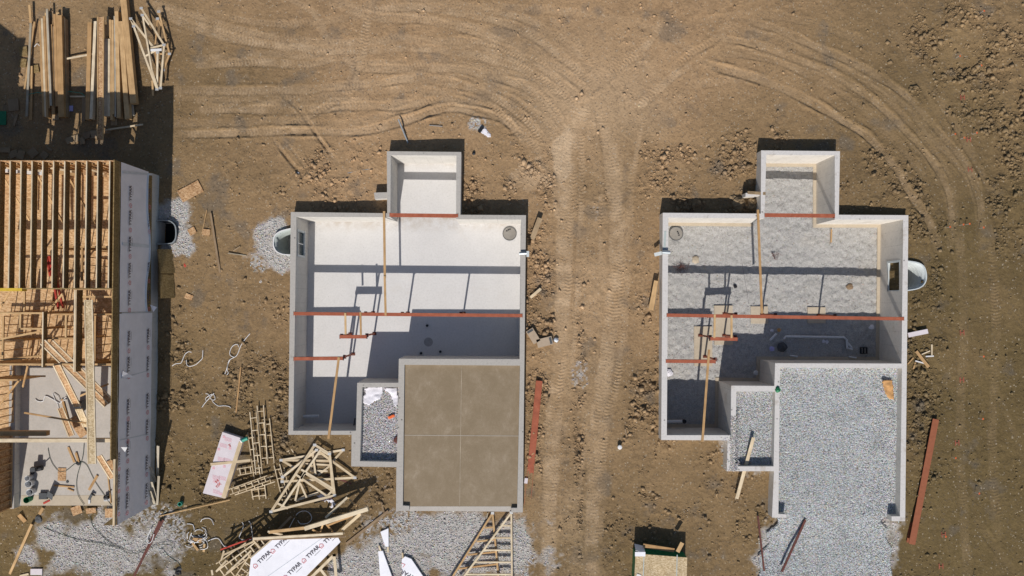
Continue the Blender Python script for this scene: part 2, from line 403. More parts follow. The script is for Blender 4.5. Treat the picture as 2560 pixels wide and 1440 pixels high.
MAT['soil_solid'] = simple('soil_solid', (0.28, 0.2, 0.115), 0.95, 0.25, 5, b_=0.05)
def glassy(t, b):
    b.inputs['Base Color'].default_value = (0.03, 0.045, 0.045, 1); b.inputs['Roughness'].default_value = 0.08; b.inputs['Specular IOR Level'].default_value = 0.6
MAT['glass'] = M('glass', glassy)

# ---------------------------------------------------------------- foundation outlines (photo pixels at wall-top height z = 0)
A_OUT = [(727, 530), (968, 533), (967, 378), (1153, 380), (1151, 537), (1315, 538), (1307, 1281), (1278, 1281), (1278, 1270), (1293, 1270),
         (1300, 914), (1011, 912), (1007, 1264), (1023, 1265), (1023, 1277), (990, 1278), (991, 1168), (878, 1166), (879, 1087), (721, 1087)]
A_BASE = [(741, 542), (976, 543), (977, 388), (1141, 389), (1140, 548), (1303, 549), (1299, 898), (997, 897), (996, 957), (893, 957), (890, 1077), (733, 1077)]
A_PORCH = [(905, 968), (997, 968), (992, 1155), (900, 1153)]
B_OUT = [(1657, 532), (1902, 534), (1903, 376), (2100, 378), (2097, 537), (2271, 538), (2263, 1303), (2229, 1303), (2229, 1291), (2250, 1291),
         (2255, 921), (1950, 919), (1946, 1285), (1966, 1286), (1966, 1294), (1930, 1294), (1935, 1178), (1817, 1178), (1819, 1101), (1653, 1100)]
B_BASE = [(1671, 544), (1911, 546), (1916, 387), (2087, 388), (2087, 549), (2258, 549), (2254, 909), (1938, 908), (1936, 965), (1828, 964), (1827, 1088), (1667, 1088)]
B_PORCH = [(1841, 979), (1938, 979), (1934, 1166), (1837, 1166)]
HX = -20.35; HN = 7.34; HS = -11.44        # the timber house: east face, north face, south face
BF = -2.44                                 # basement floor level

# ---------------------------------------------------------------- ground
zctl = [(980, 365, -.70), (1152, 365, -.84), (740, 515, -.62), (1310, 515, -.92), (1200, 515, -.9), (900, 510, -.72), (1903, 360, -.78), (2095, 360, -.76), (1660, 510, -.88),
        (1860, 510, -.9), (2120, 520, -.55), (2265, 525, -.38), (2290, 800, -.42), (2290, 1200, -.5), (1640, 800, -.8), (1640, 1100, -.75), (400, 300, -.9), (100, 100, -.9), (430, 900, -.9),
        (600, 700, -.8), (680, 1000, -.75), (1000, 1290, -.42), (1300, 1300, -.42), (1330, 900, -.75), (1700, 1300, -.88), (1500, 800, -.85), (2500, 300, -.7), (2500, 1200, -.75), (1300, 100, -.9),
        (2080, 1370, -.74), (600, 1250, -.85), (850, 1130, -.62), (250, 1350, -.55), (200, 1280, -.5), (2060, 1300, -.72), (2000, 1420, -.78), (2180, 1420, -.76), (1880, 1250, -.7)]
def zbase(X, Y):
    num = 0; den = 0
    for px, py, z in zctl:
        q = P(px, py, z); d2 = (X - q.x) ** 2 + (Y - q.y) ** 2 + 1.0
        w = 1 / d2 ** 1.5; num = num + w * z; den = den + w
    return num / den
ST_ = 0.055
fx = np.arange(-31.5, 31.5, ST_); fy = np.arange(-17.5, 19.5, ST_)
oxl = np.array([-2500., -900, -300, -120, -70, -48, -38, -34]); 
xs = np.concatenate([oxl, fx, -oxl[::-1]])
ys = np.concatenate([np.array([-2500., -900, -300, -120, -60, -34, -25, -20]), fy, np.array([22., 27, 36, 60, 120, 300, 900, 2500])])
X, Y = np.meshgrid(xs, ys)
far = np.maximum(np.abs(X), np.abs(Y)) > 31.6
Z = zbase(X, Y)
Z[far] = -0.85
IX, IY = PX(X, Y, Z)
def zT(X_, Y_): return zbase(np.array(X_, float), np.array(Y_, float))
def disc(cx, cy, rx, ry, soft=0.35, seed=1, amp=0.35, sc=2.0):
    """soft irregular patch mask around a photo pixel"""
    d = np.sqrt(((IX - cx) / rx) ** 2 + ((IY - cy) / ry) ** 2) + amp * fbm(X, Y, sc, seed, 4)
    return np.clip((1 - d) / soft + 0.5, 0, 1)
def band(pts, w, soft=0.5):
    m = np.zeros(X.shape); pts = catmull(pts, 12)
    for a, b in zip(pts[:-1], pts[1:]):
        dx, dy = b[0] - a[0], b[1] - a[1]; L2 = dx * dx + dy * dy + 1e-9
        x0, x1 = sorted((a[0], b[0])); y0, y1 = sorted((a[1], b[1]))
        wx = P(x0 - 2 * w, 720, -.85).x, P(x1 + 2 * w, 720, -.85).x; wy = P(0, y1 + 2 * w, -.85).y, P(0, y0 - 2 * w, -.85).y
        i0, i1 = np.searchsorted(xs, wx); j0, j1 = np.searchsorted(ys, wy)
        if i1 <= i0 or j1 <= j0: continue
        x = IX[j0:j1, i0:i1]; y = IY[j0:j1, i0:i1]
        t = np.clip(((x - a[0]) * dx + (y - a[1]) * dy) / L2, 0, 1)
        d = np.hypot(x - a[0] - t * dx, y - a[1] - t * dy)
        m[j0:j1, i0:i1] = np.maximum(m[j0:j1, i0:i1], np.clip((1 - d / w) / soft, 0, 1))
    return m
rough = 0.22 + 0.0 * X
n_big = fbm(X, Y, 7.0, 100); n_mid = fbm(X, Y, 1.6, 120, 5); n_fine = fbm(X, Y, 0.35, 140, 3)
def add_rough(m, a):
    global rough
    rough = np.maximum(rough, m * a)
for cx, cy, rx, ry, a in ((1100, 470, 420, 110, .75), (820, 480, 200, 80, .6), (1800, 440, 240, 120, .85), (1620, 620, 60, 260, .55), (1620, 1050, 60, 260, .8), (1345, 860, 60, 320, .9),
                          (2300, 800, 70, 500, .85), (2420, 110, 160, 130, 1.0), (2520, 350, 70, 260, 1.0), (2480, 200, 110, 180, .8), (2350, 300, 130, 130, .5), (660, 1000, 120, 160, .85), (430, 1000, 60, 260, .9),
                          (500, 1150, 110, 130, .7), (930, 1220, 60, 80, .7), (700, 800, 60, 260, .5), (2180, 450, 120, 80, .75), (1450, 1000, 14, 440, .8), (1840, 1200, 110, 110, .55),
                          (1620, 1240, 130, 60, .5), (2100, 560, 20, 20, .5), (2330, 620, 90, 200, .45), (420, 580, 60, 160, .4), (1280, 430, 120, 90, .8), (1760, 640, 10, 10, .2), (1640, 1330, 260, 120, .45)):
    add_rough(disc(cx, cy, rx, ry, 0.5, int(cx) + 3, 0.4, 1.6), a)
rough = np.clip(rough * (0.62 + 1.5 * fbm(X, Y, 1.1, 77, 4)), 0, 1.35)
# albedo
def C3(r, g, b): return np.array([r, g, b], float)
alb = np.zeros(X.shape + (3,))
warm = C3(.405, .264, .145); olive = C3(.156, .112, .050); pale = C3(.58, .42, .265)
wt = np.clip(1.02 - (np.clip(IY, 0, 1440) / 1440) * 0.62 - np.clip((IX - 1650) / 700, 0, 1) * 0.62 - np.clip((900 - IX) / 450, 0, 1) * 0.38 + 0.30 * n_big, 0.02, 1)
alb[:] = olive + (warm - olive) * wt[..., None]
# tracks -------------------------------------------------------------
def z1(p): return [(400 + x / 2.327, y / 2.327) for x, y in p]
def z2(p): return [(1300 + x / 2.03, y / 2.03) for x, y in p]
TR = [  # points, half width px, depth m, dust, tread, ridge
 (z1([(0, 60), (150, 140), (330, 200), (560, 250), (800, 275), (1000, 300), (1250, 290), (1500, 280), (1900, 340), (2150, 430), (2350, 560), (2450, 700)]), 11, .035, .55, 1, .02),
 (z1([(-60, 10), (250, 105), (500, 180), (700, 225), (950, 250), (1200, 240)]), 9, .02, .35, 1, .01),
 (z1([(230, 378), (600, 362), (850, 375), (1050, 335), (1170, 390), (1400, 400), (1700, 400), (1950, 450), (2150, 520), (2280, 640), (2350, 760)]), 11, .05, .5, 1, .03),
 (z1([(100, 522), (400, 530), (800, 522), (1000, 505), (1300, 480), (1500, 455), (1800, 510), (2000, 600), (2150, 720), (2250, 860)]), 11, .05, .45, 1, .04),
 (z1([(250, 635), (550, 640), (850, 640), (1100, 620), (1400, 615), (1650, 585), (1900, 640), (2060, 740), (2180, 850), (2300, 1000)]), 11, .05, .42, 1, .04),
 (z1([(90, 782), (400, 778), (650, 765), (900, 765), (1150, 765), (1400, 710), (1650, 635), (1850, 655), (2000, 700), (2120, 820)]), 11, .09, .42, 1, .10),
 (z1([(730, -20), (900, 80), (960, 200), (985, 300)]), 9, .02, .5, 1, .01),
 (z1([(1240, -20), (1205, 150), (1190, 290), (1150, 420), (1120, 520), (1000, 600), (830, 690), (650, 775)]), 9, .025, .45, 1, .015),
 (z1([(1200, 60), (1500, 45), (1800, 85), (2100, 170), (2300, 300), (2450, 420), (2540, 540)]), 11, .03, .55, 1, .02),
 (z1([(1000, 20), (1250, 100), (1500, 115), (1700, 150), (1950, 230), (2200, 340), (2400, 460), (2530, 570)]), 11, .03, .5, 1, .02),
 (z1([(1500, 480), (1700, 450), (1950, 540), (2150, 640), (2300, 760), (2360, 900)]), 10, .035, .35, 1, .03),
 (z1([(1900, 60), (2150, 120), (2350, 250), (2500, 420)]), 9, .02, .45, 1, .01),
 (z1([(1600, 240), (1900, 250), (2200, 380), (2420, 560), (2500, 640)]), 10, .03, .4, 1, .015),
 (z1([(690, 530), (815, 640), (910, 780), (1030, 945)]), 6, .14, .3, 0, .08),
 (z1([(655, 795), (740, 920), (865, 1055)]), 5, .16, .15, 0, .09), (z1([(700, 790), (800, 910), (890, 1040)]), 4, .05, .1, 0, .04),
 (z1([(905, 790), (960, 880), (1010, 945)]), 5, .15, .1, 0, .08),
 ([(1478, 225), (1440, 310), (1420, 420), (1410, 600), (1408, 750), (1400, 900), (1385, 1050), (1375, 1250), (1370, 1460)], 22, .06, .52, .35, .03),
 ([(1500, 240), (1528, 400), (1540, 560), (1535, 750), (1515, 900), (1495, 1050), (1482, 1250), (1475, 1460)], 22, .06, .5, .4, .03),
 ([(1450, 300), (1455, 420), (1450, 600), (1442, 800), (1425, 950), (1410, 1080)], 9, .04, .4, 1, .02),
 ([(1578, 400), (1572, 560), (1562, 800), (1545, 950), (1515, 1080), (1500, 1200)], 9, .045, .3, 1, .025),
 ([(1505, 450), (1502, 600), (1500, 700)], 7, .03, .35, 1, .02),
 ([(1470, 1060), (1455, 1180), (1440, 1300), (1430, 1440)], 6, .02, .35, 0, .01),
 (z2([(540, 610), (650, 500), (760, 400), (850, 335)]), 12, .04, .75, 1, .02),
 (z2([(380, 430), (520, 335), (650, 220), (720, 110)]), 11, .03, .5, 1, .015),
 (z2([(0, 150), (200, 285), (330, 385), (410, 450)]), 11, .03, .5, 1, .02), (z2([(130, 130), (280, 255), (400, 420)]), 10, .03, .5, 1, .02),
 (z2([(700, 420), (850, 290), (1000, 190), (1100, 60)]), 10, .03, .15, 1, .02),
 (z2([(640, 540), (605, 700), (580, 860), (565, 1000), (560, 1200)]), 8, .04, .3, .6, .02),
 (z2([(900, 318), (1110, 372), (1280, 430), (1450, 505), (1600, 590), (1770, 700), (1900, 845), (1975, 970), (2070, 1110), (2120, 1260)]), 11, .15, .30, .3, .10),
 (z2([(1000, 190), (1200, 228), (1400, 300), (1600, 385), (1800, 515), (1950, 660), (2100, 830), (2180, 1000), (2205, 1220)]), 9, .10, .26, .3, .07),
 (z2([(1090, 85), (1300, 150), (1500, 235), (1750, 350), (1950, 480), (2100, 640), (2250, 820), (2330, 1000), (2350, 1260)]), 10, .07, .22, .3, .04),
 (z2([(980, 270), (1250, 300), (1500, 400), (1700, 530), (1900, 720), (2050, 900)]), 8, .03, .12, .2, .02),
 (z2([(1850, 60), (2000, 330), (2160, 560), (2300, 800), (2400, 1000)]), 10, .03, .1, .2, .02),
 (z2([(860, 430), (1000, 415), (1110, 398)]), 12, .03, .2, 1, .02),
 ([(2395, 560), (2410, 800), (2400, 1100), (2420, 1440)], 12, .03, .1, .6, .02), ([(2470, 520), (2490, 800), (2480, 1100), (2500, 1440)], 12, .03, .08, .8, .02),
 ([(2440, 900), (2500, 1000), (2560, 1150)], 9, .03, .05, .2, .02), ([(2440, 1300), (2510, 1400), (2560, 1450)], 10, .04, .05, .2, .04),
 ([(590, 700), (580, 800), (600, 900), (590, 1020)], 12, .03, .12, 1, .015), ([(560, 420), (575, 520), (580, 650)], 12, .025, .05, .8, .01),
 ([(1010, 20), (1300, 20), (1600, 60), (1750, 140)], 11, .02, .2, .8, .01), ([(500, 30), (700, 60), (900, 40), (1100, 0)], 10, .02, .25, 1, .01),
 ([(1700, 60), (1950, 40), (2200, 120)], 12, .02, .08, .4, .01),
]
rs_ = np.random.default_rng(5)
for k_ in list(range(0, 13)) + [17, 17, 18, 18, 19, 20, 24, 25, 26, 30, 30, 31, 31, 32, 33]:
    p_, hw_, dep_, du_, tr_, rid_ = TR[k_]; ox, oy = rs_.normal() * 14, rs_.choice([-1, 1]) * rs_.uniform(12, 26)
    TR.append(([(a + ox + rs_.normal() * 5, b + oy + rs_.normal() * 5) for a, b in p_], hw_ * rs_.uniform(.6, 1.1), dep_ * .35, du_ * rs_.uniform(.35, .8), tr_, rid_ * .2))
dust = np.zeros(X.shape); ridge_dark = np.zeros(X.shape)
for ti, (pts, hw, dep, du, tread, rid) in enumerate(TR):
    hw = hw * 1.05
    pts = catmull(pts, 10); dmin = np.full(X.shape, 1e9); sal = np.zeros(X.shape); sg = np.zeros(X.shape); acc = 0.0
    for a, b in zip(pts[:-1], pts[1:]):
        dx, dy = b[0] - a[0], b[1] - a[1]; L = math.hypot(dx, dy) + 1e-9
        x0, x1 = sorted((a[0], b[0])); y0, y1 = sorted((a[1], b[1])); R = 2.6 * hw
        wx = P(x0 - R, 720, -.85).x, P(x1 + R, 720, -.85).x; wy = P(0, y1 + R, -.85).y, P(0, y0 - R, -.85).y
        i0, i1 = np.searchsorted(xs, wx); j0, j1 = np.searchsorted(ys, wy)
        if i1 > i0 and j1 > j0:
            x = IX[j0:j1, i0:i1]; y = IY[j0:j1, i0:i1]
            t = ((x - a[0]) * dx + (y - a[1]) * dy) / L; tc = np.clip(t, 0, L)
            d = np.hypot(x - a[0] - tc * dx / L, y - a[1] - tc * dy / L)
            k = d < dmin[j0:j1, i0:i1]
            dmin[j0:j1, i0:i1][k] = d[k]; sal[j0:j1, i0:i1][k] = (acc + tc)[k]
            sg[j0:j1, i0:i1][k] = np.sign((x - a[0]) * dy - (y - a[1]) * dx)[k]
        acc += L
    u = dmin / hw
    endf = np.clip(sal / 60, 0, 1) * np.clip((acc - sal) / 60, 0, 1)
    fade = (0.6 + 0.55 * vn(X, Y, 1.6, 300 + ti)) * endf; fade = np.clip(fade, 0, 1)
    wv = 1 + 0.2 * vn(X, Y, 1.1, 400 + ti); inside = np.clip((1.0 * wv - u) / 0.22, 0, 1)
    Z -= dep * 0.5 * inside * fade
    rr = np.exp(-((u - 1.25 * wv) / 0.28) ** 2)
    Z += 1.0 * rid * rr * fade * np.clip(0.35 + 1.1 * vn(X, Y, 0.7, 500 + ti) + .5 * vn(X, Y, .2, 510 + ti), 0, 2)
    per = 8.2
    ph = 2 * np.pi * (sal / per) + np.where(sg > 0, 1, -1) * 0 + u * 3.4
    tr = np.clip(np.sin(ph + 1.2 * vn(X, Y, 1.3, 700 + ti)) * 1.6, -1, 1) * inside * tread * np.clip(.55 + 1.3 * vn(X, Y, 1.0, 720 + ti), 0, 1.2)
    Z += 0.017 * tr * np.clip(fade * 1.3, 0, 1)
    dust = np.maximum(dust, 1.25 * du * np.clip(1.35 - 0.75 * u, 0, 1) * inside * (0.55 + 0.6 * fade) * (0.76 + 0.28 * tr) * (0.8 + 0.6 * vn(X, Y, .5, 600 + ti)))
    rough *= 1 - 0.8 * inside * fade
roadm = band([(1490, 260), (1475, 450), (1470, 700), (1455, 950), (1430, 1200), (1425, 1460)], 110, 0.6)
dust = np.maximum(dust, roadm * 0.22 * (0.6 + n_mid))
dust = np.maximum(dust, disc(1470, 250, 190, 110, .9, 9) * 0.42); dust = np.maximum(dust, disc(1380, 180, 260, 110, .9, 19) * 0.22)
dust = np.maximum(dust, disc(1408, 385, 26, 70, .8, 29, .8, .7) * 1.4); dust = np.maximum(dust, band([(1345, 400), (1385, 450), (1395, 540)], 12) * .6 * np.clip(.5 + n_mid, 0, 1))
dust = np.maximum(dust, disc(1330, 450, 60, 40, .6, 39, .8, .8) * .5)
dust = np.clip(dust, 0, 1.0)
alb += (pale - alb) * dust[..., None]
alb *= (1 + 0.14 * n_mid + 0.10 * n_big + 0.09 * n_fine)[..., None]
dk = np.clip((fbm(X, Y, 1.3, 800, 5) - 0.28) / 0.25, 0, 1) * 0.5 * (1 - np.clip(dust * 2, 0, 1))
alb += (C3(.16, .14, .115) - alb) * dk[..., None]
# gravel patches on the dirt -------------------------------------------
GR = np.zeros(X.shape)
for cx, cy, rx, ry, a in ((440, 540, 52, 40, 1), (440, 605, 50, 45, 1), (675, 580, 48, 40, 1), (690, 630, 62, 50, 1), (650, 650, 30, 30, .8), (1180, 1370, 170, 90, 1), (1060, 1340, 130, 70, .9), (930, 1410, 110, 60, 1),
                          (1285, 1400, 62, 80, .9), (250, 1370, 190, 85, 1), (420, 1330, 50, 60, .9), (330, 1290, 130, 40, .8), (2080, 1370, 150, 110, 1), (2150, 1330, 90, 60, 1), (1960, 1420, 110, 70, 1), (1930, 1300, 40, 50, .6),
                          (1450, 940, 22, 40, .7), (560, 590, 45, 50, .3), (1190, 312, 22, 16, .9), (1490, 530, 14, 40, .5), (1480, 760, 12, 90, .25), (1870, 1100, 60, 70, .9), (940, 1200, 50, 60, .45), (500, 1040, 60, 90, .25), (1850, 1190, 60, 50, .35)):
    g_ = disc(cx, cy, rx, ry, 0.45, int(cx + cy), 0.7, 1.2) * np.clip(1.3 * a + .45 * fbm(X, Y, .5, 1200, 4) - .15, 0, 1)
    if a < .95: g_ = g_ * np.clip((vn(X, Y, .11, 1300) + 1.6 * a - .9) / .5, 0, 1)
    GR = np.maximum(GR, g_)
gcol = C3(.46, .44, .415)
GR = np.clip(GR - .55 * (1 - GR) * (1 + vn(X, Y, .12, 1310)), 0, 1); alb += (gcol - alb) * (GR * 0.95)[..., None]
rough = np.clip(rough * (1 - 0.75 * GR), 0, 1.2)
bumpy = np.abs(fbm(X, Y, 0.55, 900, 4)); lump = fbm(X, Y, 0.28, 950, 3)
Z += (0.016 * n_fine + 0.035 * n_mid) + rough * (0.11 * lump + 0.08 * (0.5 - bumpy) + .05 * fbm(X, Y, .14, 955, 2))
Z += GR * (0.015 * vn(X, Y, 0.09, 990) + .01)
alb *= (1 - 0.12 * rough)[..., None]
alb *= (1 + 0.35 * np.clip(lump, 0, 1) * rough)[..., None]
# far berm of lumps at the top right corner
Z += disc(2440, 60, 120, 90, .9, 61) * 0.25 + disc(2550, 300, 60, 250, .9, 62) * 0.2
Z[far] = -0.85
# pits -------------------------------------------------------------------
def shrink_mid(outp, inp): return px_poly(outp), px_poly(inp)
def offs(poly, d):
    """grow a world polygon outward by d"""
    n = len(poly); area = sum(poly[i][0] * poly[(i + 1) % n][1] - poly[(i + 1) % n][0] * poly[i][1] for i in range(n))
    sgn = 1 if area > 0 else -1; r = []
    for i in range(n):
        a, b, c = (Vector(poly[(i + k) % n][:2]) for k in (-1, 0, 1))
        n1 = Vector(((b - a).y, -(b - a).x)).normalized() * sgn; n2 = Vector(((c - b).y, -(c - b).x)).normalized() * sgn
        m = (n1 + n2); m = m / max(0.3, m.length_squared) * 2
        r.append(b + m * d)
    return r
for poly, zz in ((A_BASE, -3.4), (B_BASE, -3.4), (A_PORCH, -1.3), (B_PORCH, -1.3)):
    Z[inpoly(X, Y, offs(px_poly(poly), 0.10))] = zz
A_GAR = [(1011, 912), (1300, 914), (1293, 1270), (1278, 1270), (1278, 1279), (1023, 1277), (1023, 1265), (1007, 1264)]
B_GAR = [(1950, 919), (2255, 921), (2250, 1291), (2229, 1291), (1966, 1286), (1946, 1285)]
Z[inpoly(X, Y, offs(px_poly(A_GAR), 0.06))] = -0.9; Z[inpoly(X, Y, offs(px_poly(B_GAR), 0.08))] = -1.2
Z[(X < HX - 0.1) & (Y < HN - 0.1) & (Y > -11.0) & ~far] = -1.6
WELLS = {'house': [(384, 551), (418, 551), (432, 557), (439, 568), (440, 590), (436, 602), (425, 609), (384, 611)],
         'a': [(727, 571), (703, 577), (688, 587), (683, 603), (684, 617), (691, 629), (706, 636), (727, 638)],
         'b': [(2268, 652), (2293, 656), (2308, 664), (2315, 678), (2316, 698), (2309, 713), (2294, 722), (2268, 727)]}
WZ = {'house': -.55, 'a': -.45, 'b': -.28}
for k, w in WELLS.items():
    Z[inpoly(X, Y, offs(px_poly(w, WZ[k]), -0.02))] = -2.0
alb = np.clip(alb * (1 - .09 * (1 - GR[..., None])), 0.02, 0.9)
# the whole sheet, out to the horizon
ny, nx = X.shape
def grid_mesh(name, X, Y, Z, mat, alb=None, keep=None, smooth=True):
    ny, nx = X.shape
    me = bpy.data.meshes.new(name); n = nx * ny
    me.vertices.add(n); me.vertices.foreach_set('co', np.stack([X, Y, Z], -1).astype(np.float32).ravel())
    idx = np.arange(n).reshape(ny, nx)
    q = np.stack([idx[:-1, :-1], idx[:-1, 1:], idx[1:, 1:], idx[1:, :-1]], -1).reshape(-1, 4)
    if keep is not None: q = q[keep.ravel()]
    m = len(q); me.loops.add(m * 4); me.loops.foreach_set('vertex_index', q.ravel().astype(np.int32))
    me.polygons.add(m); me.polygons.foreach_set('loop_start', np.arange(0, m * 4, 4, dtype=np.int32)); me.polygons.foreach_set('loop_total', np.full(m, 4, np.int32))
    me.materials.append(mat)
    me.update(calc_edges=True)
    if smooth: me.polygons.foreach_set('use_smooth', np.ones(m, bool))
    if alb is not None:
        a = me.attributes.new('alb', 'FLOAT_COLOR', 'POINT')
        a.data.foreach_set('color', np.concatenate([alb, np.ones(alb.shape[:2] + (1,))], -1).astype(np.float32).ravel())
    return me
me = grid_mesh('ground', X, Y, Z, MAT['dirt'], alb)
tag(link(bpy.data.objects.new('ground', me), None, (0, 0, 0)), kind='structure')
xs_f, ys_f = xs, ys
def ground_z(x, y):
    i = np.clip(np.searchsorted(xs, x), 1, nx - 1); j = np.clip(np.searchsorted(ys, y), 1, ny - 1)
    return Z[j, i]
def samp(A, x, y):
    i = np.clip(np.searchsorted(xs, x), 1, nx - 1); j = np.clip(np.searchsorted(ys, y), 1, ny - 1)
    return A[j, i]
# ---------------------------------------------------------------- loose stones and clods (uncountable)
OCT = np.array([(1, 0, 0), (0, 1, 0), (-1, 0, 0), (0, -1, 0), (0, 0, 1), (0, 0, -1)], float)
OF = np.array([(0, 1, 4), (1, 2, 4), (2, 3, 4), (3, 0, 4), (1, 0, 5), (2, 1, 5), (3, 2, 5), (0, 3, 5)])
def pebbles(name, x, y, z, r, col, label, cat, parent=None):
    n = len(x)
    V = OCT[None] * (0.6 + 0.8 * rng.random((n, 6, 1))) * np.stack([0.8 + .5 * rng.random(n), 0.8 + .5 * rng.random(n), 0.55 + .35 * rng.random(n)], -1)[:, None]
    a = rng.random(n) * 6.28; b = (rng.random(n) - .5) * 1.2; ca, sa, cb, sb = np.cos(a), np.sin(a), np.cos(b), np.sin(b)
    v = V * r[:, None, None]
    x1 = v[..., 0]; y1 = v[..., 1] * cb[:, None] - v[..., 2] * sb[:, None]; zz = v[..., 1] * sb[:, None] + v[..., 2] * cb[:, None]
    xx = x1 * ca[:, None] - y1 * sa[:, None] + x[:, None]; yy = x1 * sa[:, None] + y1 * ca[:, None] + y[:, None]; zz = zz + z[:, None]
    me = bpy.data.meshes.new(name); me.vertices.add(n * 6)
    me.vertices.foreach_set('co', np.stack([xx, yy, zz], -1).astype(np.float32).ravel())
    f = (OF[None] + 6 * np.arange(n)[:, None, None]).reshape(-1, 3); m = len(f)
    me.loops.add(m * 3); me.loops.foreach_set('vertex_index', f.ravel().astype(np.int32))
    me.polygons.add(m); me.polygons.foreach_set('loop_start', np.arange(0, m * 3, 3, dtype=np.int32)); me.polygons.foreach_set('loop_total', np.full(m, 3, np.int32))
    me.materials.append(MAT['stones']); me.update(calc_edges=True)
    at = me.attributes.new('alb', 'FLOAT_COLOR', 'POINT')
    c = np.repeat(np.concatenate([col, np.ones((n, 1))], 1)[:, None], 6, 1)
    at.data.foreach_set('color', c.astype(np.float32).ravel())
    o = link(bpy.data.objects.new(name, me), parent, (0, 0, 0) if parent is None else WO[parent.name])
    tag(o, label, cat, kind='stuff'); return o
def scatter(n, cond, x0=-30, x1=30, y0=-16.5, y1=18):
    x = rng.uniform(x0, x1, n); y = rng.uniform(y0, y1, n); k = cond(x, y); return x[k], y[k]
# keep clods off the foundations and the house
solidA = offs(px_poly(A_OUT[:6] + [(1307, 1281), (990, 1281)] + A_OUT[-4:]), -0.02); solidB = offs(px_poly(B_OUT[:6] + [(2263, 1303), (1930, 1296)] + B_OUT[-4:]), -0.02)
def outside(x, y):
    return ~(inpoly(x, y, solidA) | inpoly(x, y, solidB) | ((x < HX) & (y < HN) & (y > HS + .4)) | (samp(Z, x, y) < -1.25))
x, y = scatter(600000, lambda x, y: outside(x, y) & (rng.random(len(x)) < np.clip(samp(rough, x, y) - .08, 0, 1) ** 1.4 * 0.75 + 0.014))
r = np.clip(0.019 * (1 - rng.random(len(x))) ** -0.47, 0.019, 0.14) * (0.75 + 0.5 * samp(rough, x, y))
col = samp(alb, x, y) * (0.85 + 0.55 * rng.random((len(x), 1))) + 0.01
pebbles('dirt_clods', x, y, ground_z(x, y) + r * .15, r, np.clip(col, 0, .6), 'brown clods and crumbs of soil scattered over the dirt', 'soil clods')
def gravel_cols(n, base=(.43, .425, .42), v=.5, warm=.12):
    c = np.array(base)[None] * (1 - v / 2 + v * rng.random((n, 1))) * (1 + 0.07 * rng.standard_normal((n, 3)))
    w = rng.random(n) < warm; c[w] *= np.array([1.05, .88, .68]); return np.clip(c, .05, .85)
x, y = scatter(330000, lambda x, y: outside(x, y) & (samp(GR, x, y) > .12) & (rng.random(len(x)) < samp(GR, x, y) ** 2))
r = rng.uniform(.018, .045, len(x))
pebbles('driveway_gravel', x, y, ground_z(x, y) + .012, r, gravel_cols(len(x), (.54, .53, .525), .7), 'pale grey crushed stone spread on the dirt in front of the garages', 'gravel')
# ================================================================ FOUNDATION A (poured, with finished floors)
def V3(px, py, z=0.0): return P(px, py, z)
fa = thing('house_foundation', 'grey concrete basement foundation with smooth white floor and brown garage slab', 'foundation', P(1020, 800, BF), 'poured house foundations')
wa = prism('wall', px_poly(A_OUT), -2.72, 0.0, MAT['wall_grey'], fa, holes=[px_poly(A_BASE), px_poly(A_PORCH)])
WX = P(741, 600, 0).x
wyl, wyh = P(742, 640, -.9).y, P(742, 578, -.9).y
cut(wa, [(WX - .6, WX + .25, wyl, wyh, -1.65, -0.32)])
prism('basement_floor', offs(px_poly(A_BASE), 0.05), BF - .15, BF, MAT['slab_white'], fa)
gs = prism('garage_slab', px_poly([(1011.4, 912.4), (1299.6, 914.4), (1292.7, 1269.6), (1277.6, 1269.6), (1277.6, 1280), (1023.4, 1278), (1023.4, 1264.6), (1007.4, 1263.6)]), -.9, -.17, MAT['slab_brown'], fa)
x0, x1 = P(1150, 1000, -.17).x, P(1158, 1100, -.17).x
MAT['joint'] = simple('joint', (.36, .30, .225), .8, .3, 1.5); board('control_joint', MAT['joint'], P(1154, 917, -.165), P(1149, 1268, -.165), .03, .012, gs); board('control_joint', MAT['slab_grey'], P(1011, 1088, -.162), P(1297, 1090, -.162), .022, .012, gs)
apr = MB(); a_, b_, c_, d_ = P(1023.6, 1266, -.166), P(1277.4, 1266, -.166), P(1277.4, 1279, -.166), P(1023.6, 1277.2, -.166)
apr.hexa([d_ - Vector((0, 0, .01)), c_ - Vector((0, 0, .01)), b_ - Vector((0, 0, .01)), a_ - Vector((0, 0, .01)), d_, c_, b_, a_]); apr.build('apron', MAT['slab_grey'], gs)
def small_wall(pts, z0, z1, mat, parent, name='wall'): return prism(name, px_poly(pts, 0), z0, z1, mat, parent)
